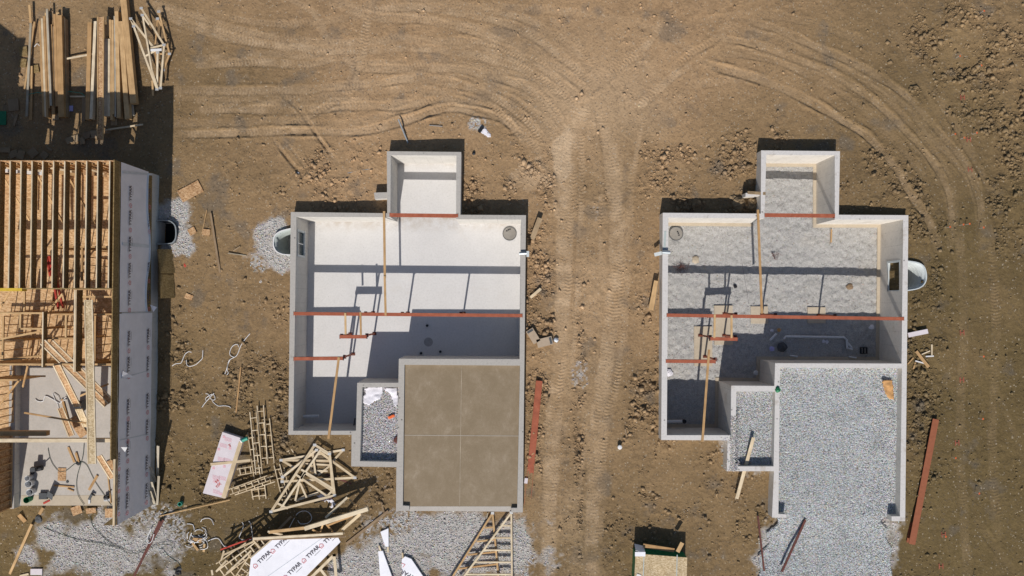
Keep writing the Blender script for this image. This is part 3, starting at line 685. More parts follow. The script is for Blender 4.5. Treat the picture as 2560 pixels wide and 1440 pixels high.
# window in the west wall, seen from inside
def window(parent, X0, X1, y0, y1, z0, z1, mframe, gl_x, sgn):
    """window lining a hole cut through a wall between X0 and X1"""
    w = MB(); t = .055
    w.box(X0, X1, y0 + .004, y0 + t, z0 + .004, z1 - .004); w.box(X0, X1, y1 - t, y1 - .004, z0 + .004, z1 - .004)
    w.box(X0, X1, y0 + t, y1 - t, z0 + .004, z0 + t); w.box(X0, X1, y0 + t, y1 - t, z1 - t, z1 - .004)
    o = w.build('window', mframe, parent)
    g = MB(); g.box(gl_x - .006, gl_x + .006, y0 + t + .002, y1 - t - .002, z0 + t + .002, z1 - t - .002); g.build('pane', MAT['glass'], o)
    f = MB(); g0 = gl_x - .025; g1 = gl_x + .025
    f.box(g0, g1, (y0 + y1) / 2 - .03, (y0 + y1) / 2 + .03, z0 + t + .002, z1 - t - .002); f.build('sash_bar', MAT['white'], o)
    f = MB()
    for yy0, yy1, za, zb in ((y0 - .06, y1 + .06, z1, z1 + .06), (y0 - .06, y1 + .06, z0 - .06, z0), (y0 - .06, y0, z0, z1), (y1, y1 + .06, z0, z1)):
        xa = X1 if sgn > 0 else X0 - .015
        f.box(xa, xa + .015, yy0, yy1, za, zb)
    f.build('frame', MAT['well_white'], o)
    return o
window(fa, P(727, 600, 0).x + .02, WX - .008, wyl, wyh, -1.65, -.32, MAT['well_white'], WX - .10, 1)
# footing-side stub on the bump wall
prism('stub_wall', px_poly([(933, 480), (967.4, 479), (967.4, 494), (935, 496)]), -1.2, -.22, MAT['wall_grey'], fa)
# ---- floor fittings, basement A
def sump(px, py, z, r, lab, dots, seed):
    c = P(px, py, z); t = thing('sump_pit', lab, 'sump pit', c, 'sump pits in the basement floors')
    lathe('rim', [(r, 0), (r, .05), (r * .93, .05), (r * .93, .0)], c, MAT['dark_grey'], t, 32, cap=False)
    lathe('lid', [(r * .925, 0), (r * .925, .03)], c, MAT['sump'], t, 32)
    for k in range(3):
        q = P(px + dots[k][0], py + dots[k][1], z + .04); lathe('hole', [(.045, -.008), (.045, 0.002)], q, MAT['black'], t, 10)
sump(1274, 584, BF, .42, 'round grey sump lid beside the east wall of the white basement floor', [(-7, -7), (-3, -9.5), (1, -11)], 1)
for i, (px, py) in enumerate(((1068, 814), (1101, 879), (1053, 883))):
    c = P(px, py, BF); lathe('drain_pipe_stub', [(.075, 0), (.075, .12), (.055, .12), (.055, .02)], c, MAT['dark_grey'])
    o = COL.objects[-1]; tag(o, ('small dark pipe stub in the shaded white floor nearest the long red beam', 'small dark pipe stub in the shaded white floor, right one near the garage wall', 'small dark pipe stub in the shaded white floor, left one near the garage wall')[i], 'pipe stub', 'pipe stubs in the white floor')
c = P(1071, 855, BF); tag(lathe('floor_patch', [(.27, -.002), (.27, .006)], c, simple('floor_patch', (.36, .35, .34)), None, 28), 'round darker concrete patch in the shaded white basement floor', 'floor patch')
b = P(758, 1041, BF + .75); e = P(797, 1040, BF + .75)
tag(tube('drain_pipe', [b, e], .09, MAT['pvc'], None, 12), 'pale plastic pipe poking out of the wall in the dark corner of the white basement', 'pipe')
tag(board('short_board', MAT['dark_grey'], P(887, 1045, BF + .5), P(885, 1062, BF + .9), .09, .04), 'dark short board leaning in the shaded basement corner beside the porch wall', 'board')
# steel beams
def beam(px0, py0, px1, py1, z, lab, w=.19, h=.24, end=True, mat='primer'):
    a, b = P(px0, py0, z), P(px1, py1, z); t = thing('steel_beam', lab, 'steel beam', (a + b) / 2 - Vector((0, 0, h)), 'red primed steel beams across the basements')
    board('top_flange', MAT[mat], a, b, w, .018, t); d = Vector((0, 0, -h + .018))
    board('bottom_flange', MAT[mat], a + d, b + d, w, .018, t); board('web', MAT[mat], a - Vector((0, 0, .018)), b - Vector((0, 0, .018)), .014, h - .036, t)
    if end:
        for q, s in ((a, 1), (b, -1)):
            dd = (b - a).normalized() * s; board('end_plate', MAT['rust'], q + dd * -.012, q + dd * -.002, w + .05, h, t)
    return t
def post(px, py, lab, z1=-.26, bpx=None):
    """steel post: px,py = where its foot shows at floor level"""
    f_ = P(px, py, BF); t = thing('steel_post', lab, 'steel post', f_, 'red steel posts under the beams')
    tube('shaft', [f_ + Vector((0, 0, .012)), Vector((f_.x, f_.y, z1 - .012))], .055, MAT['primer'], t, 12)
    m = MB(); m.box(f_.x - .12, f_.x + .12, f_.y - .09, f_.y + .09, BF + .001, BF + .013); m.build('base_plate', MAT['rust'], t)
    m = MB(); m.box(f_.x - .09, f_.x + .09, f_.y - .11, f_.y + .11, z1 - .012, z1); m.build('cap_plate', MAT['rust'], t)
beam(734, 784, 1306, 789, .02, 'long red steel beam spanning the white-floored basement from wall to wall')
beam(734, 897, 857, 896, .02, 'short red steel beam from the west wall, white basement, south of the long beam')
beam(849, 842, 916, 842, .02, 'shortest red steel beam hung free over the white basement floor')
beam(974, 537, 1145, 539, .02, 'red steel beam across the mouth of the white-floored bump-out')
for px, py, l in ((933, 782, 'left red post under the long beam in the white basement'), (1020, 783, 'middle red post under the long beam in the white basement'), (1159, 783, 'right red post under the long beam in the white basement'),
                  (876, 835, 'red post under the left end of the shortest beam in the white basement'), (936, 834, 'red post under the right end of the shortest beam in the white basement'), (883, 885, 'red post under the beam nearest the porch in the white basement')):
    post(px, py, l)
def lift(a, b, th):
    g = 0.0
    for k in range(9):
        q = a + (b - a) * (k / 8); gz_ = float(ground_z(q.x, q.y))
        if gz_ > -1.3: g = max(g, gz_ + th * .8 + .015 - q.z)
    u = Vector((0, 0, g if g < .5 else 0)); return a + u, b + u
def plank(px0, py0, px1, py1, z0, z1, w, th, mat, lab, cat='plank', group=None, name='plank', parent=None):
    a, b = P(px0, py0, z0), P(px1, py1, z1)
    if parent is None and min(z0, z1) < -.3 and min(z0, z1) > -1.2: a, b = lift(a, b, th)
    o = board(name, MAT[mat], a, b, w, th, parent)
    if parent is None: tag(o, lab, cat, group)
    return o
GB = 'wooden braces laid across the foundations'
plank(960, 528, 962, 695, .12, .12, .13, .04, 'lumber', 'pale wooden brace from the north wall over the white floor', group=GB)
plank(961.5, 690, 964, 789, .165, .075, .12, .04, 'lumber', 'shorter pale wooden brace lapped on and ending at the long beam, white basement', group=GB)
plank(863, 782, 864, 836, .07, .07, .11, .04, 'lumber', 'left short wooden brace between the long and shortest beams, white basement', group=GB)
plank(901, 780, 902, 838, .07, .07, .11, .04, 'lumber', 'right short wooden brace between the long and shortest beams, white basement', group=GB)
plank(847, 893, 821, 1097, .07, .09, .13, .04, 'lumber', 'long slanting wooden brace from the short beam to the south wall, white basement', group=GB)
# pipe through wall with flared liner at the east wall
c0, c1 = P(1296, 633, -.1), P(1318, 631, -.1)
t = thing('pipe_sleeve', 'shiny metal pipe sleeve hooked over the east wall of the white basement', 'pipe sleeve', (c0 + c1) / 2)
tube('sleeve', [P(1298, 634, .08), P(1316, 633, .08)], .09, MAT['galv'], t, 14); m = MB(); q = P(1317, 634, .06); m.box(q.x - .02, q.x + .13, q.y - .17, q.y + .14, -.25, .1); m.build('cap', MAT['well_white'], t)
# ---------------------------------------------------------------- window wells
def well(key, label, wallx, z1, depth, m_out, m_in, taper, side, ribs=False, floor=None):
    pts = [Vector((p.x, p.y, 0)) for p in (P(x, y, z1) for x, y in catmull([np.array(p, float) for p in WELLS[key]], 4))]
    cen = sum(pts, Vector()) / len(pts); c = Vector((wallx, cen.y, 0))
    t = thing('window_well', label, 'window well', (cen.x, cen.y, z1 - depth), 'window wells against the foundation walls')
    def ringv(s, z, grow=0.0):
        r = []
        for p in pts:
            d = p - c; d2 = Vector((d.x * s, d.y * (1 - (1 - s) * .35), 0)); 
            if d2.length > 0: d2 = d2 * (1 + grow / d2.length)
            r.append(c + Vector((d.x and d2.x, d2.y, z)))
        return r
    n = len(pts); lev = [(1.0, z1), (1 - (1 - taper) * .33, z1 - depth * .33), (1 - (1 - taper) * .66, z1 - depth * .66), (taper, z1 - depth)]
    V = []; Fc = []; 
    rows = [ringv(s, z, -.03) for s, z in lev] ; outer = [ringv(s, z, .0) for s, z in lev]
    allr = rows[::-1] + outer
    for r in allr: V += r
    for i in range(len(allr) - 1):
        for k in range(n - 1): a = i * n + k; Fc.append((a, a + 1, a + n + 1, a + n))
    mk('shell', V, Fc, m_in, t, smooth=True)
    V = []; Fc = []
    a1, a2 = ringv(1.0, z1 + .012, -.04), ringv(1.0, z1 + .012, .02); a3 = ringv(1.0, z1 - .03, .02); a4 = ringv(1.0, z1 - .03, -.04)
    for r in (a1, a2, a3, a4): V += r
    for i, j in ((0, 1), (1, 2), (2, 3), (3, 0)):
        for k in range(n - 1): Fc.append((i * n + k, j * n + k, j * n + k + 1, i * n + k + 1))
    mk('rim', V, Fc, m_out, t)
    if ribs:
        for q in range(7):
            f_ = q / 7.0; s = 1 - (1 - taper) * f_; z = z1 - depth * f_ - .05; rr = ringv(s, z, -.05)
            tube('rib', rr[3:-3], .016, m_out, t, 4)
    fl = ringv(taper, z1 - depth + .02)
    mk('well_base', [(p.x, p.y, p.z) for p in fl] + [(p.x, p.y, p.z - .1) for p in fl], [tuple(range(n))], floor or MAT['dark_grey'], t)
    return t
well('house', 'galvanised steel window well beside the wrapped timber house, inside coloured dark for its shade', HX, WZ['house'], 1.35, MAT['galv'], MAT['dark_grey'], .97, 1, floor=MAT['black'])  # black base and dark inner shell paint the shade down this well
tw = well('a', 'pale plastic window well on the west side of the white-floored foundation', P(727, 600, 0).x, WZ['a'], 1.3, MAT['white'], MAT['well_green'], .62, 1, floor=MAT['fine_gravel'])
tw2 = well('b', 'pale ribbed plastic window well on the east side of the gravel-floored foundation', P(2268, 690, 0).x, WZ['b'], 1.3, MAT['well_white'], MAT['well_white'], .62, 1, ribs=True, floor=MAT['black'])  # black base paints the shade at the bottom of the well
def outline(name, rect, z, r, mat, parent):
    (x0, y0), (x1, y1) = rect; tube(name, [P(x0, y0, z), P(x1, y0, z), P(x1, y1, z), P(x0, y1, z), P(x0, y0, z)], r, mat, parent, 4)
for k in range(5):
    m = P(690 + k * 3.4, 607, -.55 - k * .22); tube('ladder_step', [m + Vector((0, -.22, 0)), m + Vector((0, .22, 0))], .018, MAT['well_white'], tw, 5)
for k in range(4):
    m = P(2313 - k * 4.0, 690, -.4 - k * .2); tube('ladder_step', [m + Vector((0, -.26, 0)), m + Vector((0, .26, 0))], .018, MAT['white'], tw2, 5)
# ================================================================ FOUNDATION B (gravel floors)
fb = thing('house_foundation', 'white-topped concrete basement foundation with gravel floor, footing pads and gravel-filled garage', 'foundation', P(1950, 800, BF), 'poured house foundations')
wb = prism('wall', px_poly(B_OUT), -2.72, 0.0, MAT['wall_white'], fb, holes=[px_poly(B_BASE), px_poly(B_PORCH)])
BX = P(2257, 690, 0).x; byl, byh = P(2257, 728, -.9).y, P(2257, 654, -.9).y
cut(wb, [(BX - .3, BX + .5, byl, byh, -1.62, -.34)])
window(fb, BX + .008, P(2270, 690, 0).x - .02, byl, byh, -1.62, -.34, MAT['well_white'], BX + .16, -1)
foot = offs(px_poly(B_BASE), 0.02); infoot = offs(px_poly(B_BASE), -0.19)
prism('footing', foot, -2.75, BF, MAT['footing'], fb, holes=[infoot])
prism('footing_lip', px_poly([(1867, 481), (1902.5, 481), (1902.5, 488), (1867, 490)]), -.9, -.2, MAT['wall_white'], fb)
gx0, gx1 = min(p.x for p in infoot) - .3, max(p.x for p in infoot) + .3; gy0, gy1 = min(p.y for p in infoot) - .3, max(p.y for p in infoot) + .3
gx, gy = np.meshgrid(np.arange(gx0, gx1, .06), np.arange(gy0, gy1, .06))
gz = BF - .06 + .05 * fbm(gx, gy, 1.2, 1001, 5) + .03 * vn(gx, gy, .25, 1010) + .015 * vn(gx, gy, .1, 1011)
kp = inpoly(gx[:-1, :-1] + .03, gy[:-1, :-1] + .03, offs(px_poly(B_BASE), -0.02))
me = grid_mesh('basement_gravel', gx, gy, gz, MAT['fine_gravel'], None, kp)
tag(link(bpy.data.objects.new('basement_gravel', me), None, (0, 0, 0)), 'fine grey gravel bed covering the floor of the open basement', 'gravel', kind='stuff')
bx = rng.uniform(gx0, gx1, 26000); by = rng.uniform(gy0, gy1, 26000); k_ = inpoly(bx, by, offs(px_poly(B_BASE), -0.2)) & (rng.random(26000) < .45 + .5 * fbm(bx, by, .8, 1020, 3)); bx, by = bx[k_], by[k_]
pebbles('basement_stones', bx, by, BF - .05 + .05 * fbm(bx, by, 1.2, 1001, 5) + .03 * vn(bx, by, .25, 1010), rng.uniform(.014, .03, len(bx)), gravel_cols(len(bx), (.43, .42, .40), .8), 'loose small grey stones over the basement gravel floor', 'gravel')
# fill of the garages and porches
def bed(name, poly, z, amp, dens, rr, lab, base=(.44, .44, .435), v=.8, slope=None, seed=5, edge=0.0):
    pw = px_poly(poly) if not isinstance(poly[0], Vector) else poly
    x0, x1 = min(p.x for p in pw), max(p.x for p in pw); y0, y1 = min(p.y for p in pw), max(p.y for p in pw)
    gx, gy = np.meshgrid(np.arange(x0 - .05, x1 + .1, .07), np.arange(y0 - .05, y1 + .1, .07))
    def zf(x, y):
        q = z + amp * fbm(x, y, 1.6, seed, 4)
        if slope is not None: q = q + slope(x, y)
        return q
    kp = inpoly(gx[:-1, :-1] + .035, gy[:-1, :-1] + .035, pw)
    al = np.zeros(gx.shape + (3,)) + np.array(base) * .6  # sheet darker than its stones: shade of the gaps put into the colour
    me = grid_mesh(name, gx, gy, zf(gx, gy) - .015, MAT['stones'], al, kp)
    o = tag(link(bpy.data.objects.new(name, me), None, (0, 0, 0)), lab, 'gravel', kind='stuff')
    n = int((x1 - x0) * (y1 - y0) * dens); x = rng.uniform(x0, x1, n); y = rng.uniform(y0, y1, n); k = inpoly(x, y, offs(pw, -.03)); x, y = x[k], y[k]
    r = rng.uniform(rr[0], rr[1], len(x)) * rng.uniform(.8, 1.15, len(x))
    c = gravel_cols(len(x), base, v); st = np.clip(fbm(x, y, .9, seed + 9, 4) - .15, 0, 1)[:, None]; c = c * (1 - .45 * st)
    p = pebbles(name.replace('bed', 'stones'), x, y, zf(x, y) + r * .25, r, c, lab.replace('bed', 'stones'), 'gravel')
    return zf
bgy = P(2000, 1290, -.5).y
zg = bed('garage_gravel_bed', [(1943, 914), (2259, 916), (2256, 1297), (2222, 1299), (2214, 1312), (2232, 1330), (2228, 1352), (2246, 1380), (2240, 1410), (2252, 1480), (1895, 1480), (1912, 1440), (1905, 1400), (1932, 1370), (1925, 1340), (1955, 1318), (1952, 1300), (1974, 1292), (1938, 1288)], -.52, .03, 1250, (.02, .042), 'coarse pale grey gravel bed filling the right garage', (.52, .54, .55), .62, seed=21,
    slope=lambda x, y: -.16 * np.clip((bgy - y) / 1.6, 0, 1) + .05 * fbm(x, y, 3.5, 23, 2))
bed('porch_gravel_bed', [(1834, 973), (1941, 973), (1938, 1171), (1830, 1171)], -.42, .05, 1100, (.02, .04), 'coarse pale gravel bed filling the small porch box of the right foundation', (.52, .535, .54), .65, seed=31)
bed('porch_infill_bed', [(900, 963), (1000, 963), (996, 1160), (896, 1160)], -.38, .05, 1000, (.02, .04), 'pale gravel bed filling the small porch box of the left foundation', (.54, .53, .54), .65, seed=41)
# gravel spilled over the porch wall of B
x = rng.normal(0, 1, 1500) * .26 + P(1828, 1120, 0).x; y = rng.uniform(P(0, 1178, 0).y, P(0, 1040, 0).y, 1500); r = rng.uniform(.02, .04, 1500)
k = (x < P(1842, 0, 0).x) & (x > P(1818, 0, 0).x) | (rng.random(1500) < .12)
k &= ~inpoly(x, y, px_poly(B_BASE))
pebbles('spilled_stones', x[k], y[k], 0 * x[k] + .01 + (-.38) * (x[k] > P(1841, 0, 0).x) , r[k], gravel_cols(k.sum(), (.48, .47, .46), .7), 'gravel stones spilled over the porch wall top', 'gravel')
# pads
def pad(x0, y0, x1, y1, lab):
    a = P(x0, y0, BF); b = P(x1, y1, BF); m = MB(); m.box(min(a.x, b.x), max(a.x, b.x), min(a.y, b.y), max(a.y, b.y), BF - .3, BF + .012)
    tag(m.build('footing_pad', MAT['footing']), lab, 'concrete pad', 'tan footing pads in the gravel floor')
pad(1735, 816, 1781, 915, 'tall tan footing pad left, in the gravel basement floor')
pad(1785.5, 764, 1832, 862, 'tall tan footing pad right, under the short braces in the gravel basement')
pad(1877, 766, 1920, 809, 'tan footing pad under the long brace end in the gravel basement')
pad(2019, 768, 2064, 808, 'tan footing pad half in shade below the right of the long beam')
sump(1690, 584, BF, .42, 'brown round sump lid by the west wall of the gravel basement', [(4, -5), (6, -1), (7.5, 4)], 2)
beam(1667, 788, 2260, 797, .02, 'long red steel beam spanning the gravel-floored basement from wall to wall')
beam(1665, 903, 1789, 904, .02, 'short red steel beam from the west wall, gravel basement, south of the long beam')
beam(1776, 847, 1844, 848, .02, 'shortest red steel beam hung free over the gravel basement pads')
beam(1912, 537, 2087, 539, .02, 'red steel beam across the mouth of the gravel-floored bump-out')
for px, py, l in ((1811, 784, 'left red post under the long beam in the gravel basement'), (1905, 786, 'middle red post under the long beam in the gravel basement'), (2046, 788, 'right red post under the long beam in the gravel basement'),
                  (1750, 838, 'red post under the left end of the shortest beam in the gravel basement'), (1810, 838, 'red post under the right end of the shortest beam in the gravel basement'), (1762, 891, 'red post under the beam nearest the porch in the gravel basement')):
    post(px, py, l)
plank(1895, 524, 1905, 784, .12, .075, .13, .04, 'lumber', 'long pale wooden brace from the north wall to the long beam, gravel basement', group=GB)
plank(1787, 786, 1786, 845, .07, .07, .11, .04, 'lumber', 'left short wooden brace between the long and shortest beams, gravel basement', group=GB)
plank(1829, 788, 1829, 845, .07, .07, .11, .04, 'lumber', 'right short wooden brace between the long and shortest beams, gravel basement', group=GB)
plank(1773, 874, 1756, 1105, .08, .08, .13, .04, 'lumber', 'long slanting wooden brace over the south wall, gravel basement', group=GB)
plank(2079, 573, 2078, 606, BF + .03, BF + .03, .08, .04, 'lumber', 'small stick lying on the basement gravel near the north-east wall', group=None)
tag(tube('drain_pipe', [P(1667, 1054, BF + .35), P(1705, 1053, BF + .35)], .09, MAT['white'], None, 12), 'white plastic pipe in the dark south-west corner of the gravel basement', 'pipe')
tag(lathe('black_end_cap', [(.12, 0), (.12, .12)], P(1710, 1053, BF + .25), MAT['black'], None, 12), 'black round cap at the end of the white pipe, dark basement corner', 'pipe cap')
# pale plumbing in the shade
PL = [[(1925, 900 - 50), (1941, 834)], [(1960, 847), (1964, 841), (2110, 843), (2117, 850), (2118, 870), (2131, 873)], [(2119, 857), (2129, 869)]]
t = thing('drain_plumbing', 'pale branching plastic drain line lying on shaded basement gravel', 'plumbing', P(2040, 845, BF))
for q in PL: tube('pipe', [P(x, y, BF + .06) for x, y in q], .07, MAT['pvc'], t, 8)
for (x, y, r_, l) in ((1984, 890, .0, 'pale short pipe offcut on dark gravel by the garage wall, left one'), (2131, 893, 0, 'pale short pipe offcut on dark gravel by the garage wall, right one')):
    tag(tube('pipe_offcut', [P(x - 9, y - 1.5, BF + .05), P(x + 10, y + 1.5, BF + .05)], .05, MAT['pvc'], None, 8), l, 'pipe offcut')
m = MB(); q = P(2158, 876, BF)
for k in range(2):
    m.box(q.x - .2, q.x + .2, q.y - .2 + k * .36, q.y - .16 + k * .36, BF, BF + .12); m.box(q.x - .2 + k * .36, q.x - .16 + k * .36, q.y - .155, q.y + .155, BF, BF + .12)
m.box(q.x - .02, q.x + .02, q.y - .155, q.y + .155, BF, BF + .1)
tag(m.build('black_crate', MAT['black']), 'small black square box frame on shaded gravel near the east wall', 'box')
def blob(name, px, py, z, r, mat, lab, cat, h=.4, seed=0, group=None):
    rs = np.random.default_rng(seed + int(px * 7 + py)); c = P(px, py, z); V = []; Fc = []; n = 10; L = 5
    for i in range(L):
        ph = math.pi / 2 * i / (L - 1)
        for k in range(n):
            a = 2 * math.pi * k / n; q = r * math.cos(ph) * (0.72 + .5 * rs.random()) + .002
            V.append(c + Vector((q * math.cos(a), q * math.sin(a), r * h * math.sin(ph) * (0.8 + .4 * rs.random()))))
    for i in range(L - 1):
        for k in range(n): a = i * n + k; b = i * n + (k + 1) % n; Fc.append((a, b, b + n, a + n))
    Fc.append(tuple((L - 1) * n + k for k in range(n)))
    return tag(mk(name, V, Fc, mat), lab, cat, group)
blob('black_bag', 1955, 868, BF, .30, MAT['dark_grey'], 'crumpled black plastic bag on the shaded basement gravel', 'bag', .6)
blob('cloth_scrap', 1929, 872, BF, .16, MAT['lilac'], 'lilac scrap of cloth beside the black bag in the basement', 'cloth', .3)
for i, (x, y, r_, mt, l) in enumerate(((1739, 650, .22, 'footing', 'flat pale concrete lump on the gravel basement floor near the west wall'), (2124, 717, .2, 'old_lumber', 'tan broken lump on the gravel basement floor towards the east wall'), (1838, 716, .12, 'black', 'small black lump on the gravel near the beam shadow'),
                           (2179, 818, .16, 'paper', 'pale crumpled rag in the shaded gravel near the east wall'), (2059, 853, .10, 'paper', 'left white scrap beside the plumbing line'), (2067, 855, .11, 'paper', 'right white scrap beside the plumbing line'), (1930, 826, .1, 'paper', 'white scrap above the cloth and bag in the basement'), (1947, 825, .12, 'kraft', 'brown scrap above the black bag in the basement'),
                           (1673, 932, .22, 'paper', 'white crumpled sheet at the foot of the west basement wall'), (1890, 932, .16, 'pvc', 'pale lump at the foot of the garage wall corner in shade'))):
    blob('debris_lump', x, y, BF - .02, r_, MAT[mt], l, 'debris', .35, 3, 'scraps on the basement gravel')
def twigs(px, py, z, n, R, mat, lab, cat='twigs'):
    rs = np.random.default_rng(int(px)); m = MB()
    for k in range(n):
        a = rs.random() * 6.28; c = P(px, py, z) + Vector((rs.normal() * R * .4, rs.normal() * R * .4, 0)); d = Vector((math.cos(a), math.sin(a), 0)) * R * (.3 + rs.random() * .5)
        m.board(c - d + Vector((0, 0, .02 + rs.random() * .08)), c + d + Vector((0, 0, .02 + rs.random() * .12)), .012, .012)
    tag(m.build('brush_bundle', MAT[mat]), lab, cat)
twigs(1704, 672, BF, 26, .42, 'rust', 'tangle of rusty tie wire on the basement gravel near the west wall')
twigs(1937, 638, BF, 12, .28, 'rust', 'small bundle of brown twigs in the middle of the gravel basement')
blob('green_sleeve', 1944, 974, .0, .16, MAT['green'], 'dark green rubber sleeve on the corner of the porch and garage walls', 'sleeve', .9)
tag(tube('string_line', [P(1852, 640, BF + .06), P(1872, 760, BF + .06)], .008, MAT['ink'], None, 4), 'thin dark string line lying across the basement gravel', 'string')
# pipe sleeves and plastic at the west wall of B
t = thing('downpipe_sleeve', 'shiny bent metal sleeve laid over the west wall of the gravel basement', 'pipe sleeve', P(1665, 630, 0))
tube('sleeve', [P(1655, 630, .1), P(1675, 631, .1)], .11, MAT['galv'], t, 14); m = MB(); q = P(1640, 634, -.3); m.board(P(1636, 637, -.35), P(1657, 632, -.1), .2, .03); m.build('flap', MAT['well_white'], t)
tag(board('membrane_strip', MAT['well_green'], P(1663.5, 578, .012), P(1661, 622, .012), .12, .01), 'grey-green membrane strip on the west wall top, gravel basement', 'membrane')
# ================================================================ crumpled sheets
def sheet(name, poly, z, amp, mat, lab, cat, step=.06, seed=0, base=None):
    pw = px_poly(poly, z); x0, x1 = min(p.x for p in pw), max(p.x for p in pw); y0, y1 = min(p.y for p in pw), max(p.y for p in pw)
    gx, gy = np.meshgrid(np.arange(x0, x1 + step, step), np.arange(y0, y1 + step, step))
    jx = gx + .35 * step * vn(gx, gy, .11, 40 + seed); jy = gy + .35 * step * vn(gx, gy, .13, 50 + seed)
    gz = z + amp * fbm(gx, gy, .5, 60 + seed, 3) + amp * .5 * np.abs(vn(gx, gy, .22, 70 + seed))
    k = inpoly(gx[:-1, :-1] + step / 2, gy[:-1, :-1] + step / 2, pw)
    me = grid_mesh(name, jx, jy, gz, mat, None, k, True)
    o = link(bpy.data.objects.new(name, me), None, (0, 0, 0)); md = o.modifiers.new('t', 'SOLIDIFY'); md.thickness = .004
    return tag(o, lab, cat)
sheet('plastic_sheet', [(912, 970), (930, 968), (956, 966), (955, 985), (950, 996), (937, 1003), (922, 1013), (910, 1008), (906, 995), (914, 985)], -.28, .09, MAT['paper'], 'crumpled white plastic sheet in the top left of the porch gravel', 'plastic sheet', seed=1)
sheet('plastic_sheet', [(958, 972), (975, 969), (992, 970), (995, 1000), (993, 1020), (984, 1010), (976, 985)], -.26, .09, MAT['paper'], 'crumpled white plastic sheet along the garage side of the porch gravel', 'plastic sheet', seed=2)
sheet('paper_sack', [(2204, 952), (2216, 949), (2231, 951), (2233, 975), (2235, 998), (2222, 997), (2212, 982)], -.36, .10, MAT['kraft'], 'crumpled brown kraft paper sack on the garage gravel', 'paper sack', seed=3)
sheet('wrapper_scrap', [(968, 1042), (985, 1035), (988, 1041), (972, 1048)], -.28, .04, MAT['orange'], 'orange wrapper scrap on the porch gravel', 'wrapper', .04, seed=4)
sheet('label_scrap', [(984, 1098), (992, 1090), (993, 1108), (985, 1106)], -.28, .04, MAT['rust'], 'dark red scrap against the garage wall in the porch gravel', 'scrap', .04, seed=5)
# ================================================================ TIMBER HOUSE (left)
def px_x(px, z, py=757): return P(px, py, z).x
def px_y(py, z): return P(1280, py, z).y
hz = thing('timber_house', 'unfinished timber-framed house with open joists and printed white house wrap on its side wall', 'house', (HX - 4, -2, -.9))
ZT, ZR = 3.20, 3.73        # top of the wrapped wall, top of the rim board / joists
WL = -36.0                 # west end (outside the picture)
# side wall --------------------------------------------------------
m = MB(); m.box(HX - .25, HX - .02, HS, HN, -1.6, -.02); m.build('foundation_wall', MAT['wall_grey'], hz)
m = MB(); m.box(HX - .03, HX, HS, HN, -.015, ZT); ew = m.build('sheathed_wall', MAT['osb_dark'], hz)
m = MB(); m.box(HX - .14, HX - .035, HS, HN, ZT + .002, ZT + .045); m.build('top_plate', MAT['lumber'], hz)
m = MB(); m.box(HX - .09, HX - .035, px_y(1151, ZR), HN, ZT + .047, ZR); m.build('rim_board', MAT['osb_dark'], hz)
m = MB(); y = HS + .02
while y < HN:
    m.box(HX - .13, HX - .035, y, y + .04, .3, ZT); y += .41
studs_e = m.build('stud_row', MAT['lumber'], hz)
# front end of the side wall rises a little higher
m = MB(); m.box(HX - .14, HX - .035, HS, px_y(1152, ZR) - .01, ZT + .047, ZT + .14); m.build('front_plate', MAT['pale_lumber'], hz)
# wrap in two courses, slightly wavy
def wrap_course(z0, z1, y0, y1, name, wav, low_wavy=False, seed=0):
    gy, gz = np.meshgrid(np.arange(y0, y1 + .1, .16), np.linspace(z0, z1, 14))
    gy = np.clip(gy, y0, y1)
    if low_wavy: 
        e = .16 * np.sin(gy * 1.15 + 1) + .08 * vn(gy, gy * 0, 1.2, 77); gz = gz + (z1 - gz) / (z1 - z0) * e
    gxx = HX + .012 + wav * (.5 + .5 * fbm(gy, gz, 1.1, 900 + seed, 4)) + wav * .6 * np.abs(vn(gy + gz * .4, gz, .5, 950 + seed))
    me = grid_mesh(name, gxx, gy, gz, MAT['wrap'], None)
    o = bpy.data.objects.new(name, me); link(o, hz, WO[hz.name]); 
    me.transform(Matrix.Translation(-WO[hz.name])); return o
wr = wrap_course(.38, ZT + .02, px_y(782, 1.6) + .05, HN - .02, 'house_wrap', .025, True, 1)
wr2 = wrap_course(-.08, ZT + .02, HS + .01, px_y(782, 1.6) - .02, 'house_wrap', .035, False, 5)
yy_ = np.arange(px_y(782, 1.6) + .06, HN - .03, .12)
tube('wrap_fold', [Vector((HX + .05, v, .42 + float(.16 * np.sin(v * 1.15 + 1) + .08 * vn(np.array(v), np.array(0.0), 1.2, 77)))) for v in yy_], .05, MAT['wrap_film'], wr, 6)
# seam folds and torn flaps of the wrap
for (a, b, w) in (((302, 609, 3.05), (374, 616, .2), .16), ((300, 430, 3.1), (378, 436, .1), .12), ((300, 783, 3.05), (378, 780, .1), .05), ((300, 945, 3.0), (374, 926, .2), .05), ((296, 1100, 3.1), (366, 1085, .2), .05)):
    pa, pb = P(*a), P(*b); pa.x = pb.x = HX + .06
    board('wrap_seam', MAT['wrap_film'], pa, pb, w, .01, wr, up=(1, 0, 0))
pa = [Vector((HX + .08, P(370, 757, .5).y, .9))]
def tri3(name, pts, mat, parent, th=.006):
    n = (Vector(pts[1]) - Vector(pts[0])).cross(Vector(pts[2]) - Vector(pts[0])).normalized() * th
    V = [Vector(p) for p in pts] + [Vector(p) - n for p in pts]; k = len(pts)
    return mk(name, V, [tuple(range(k)), tuple(range(2 * k - 1, k - 1, -1))] + [(i, i + k, (i + 1) % k + k, (i + 1) % k) for i in range(k)], mat, parent)
tri3('loose_flap', [P(371, 762, .45) + Vector((.1, 0, 0)), P(378, 780, .15) + Vector((.12, 0, 0)), P(387, 768, .35) + Vector((.12, 0, 0))], MAT['wrap'], wr)
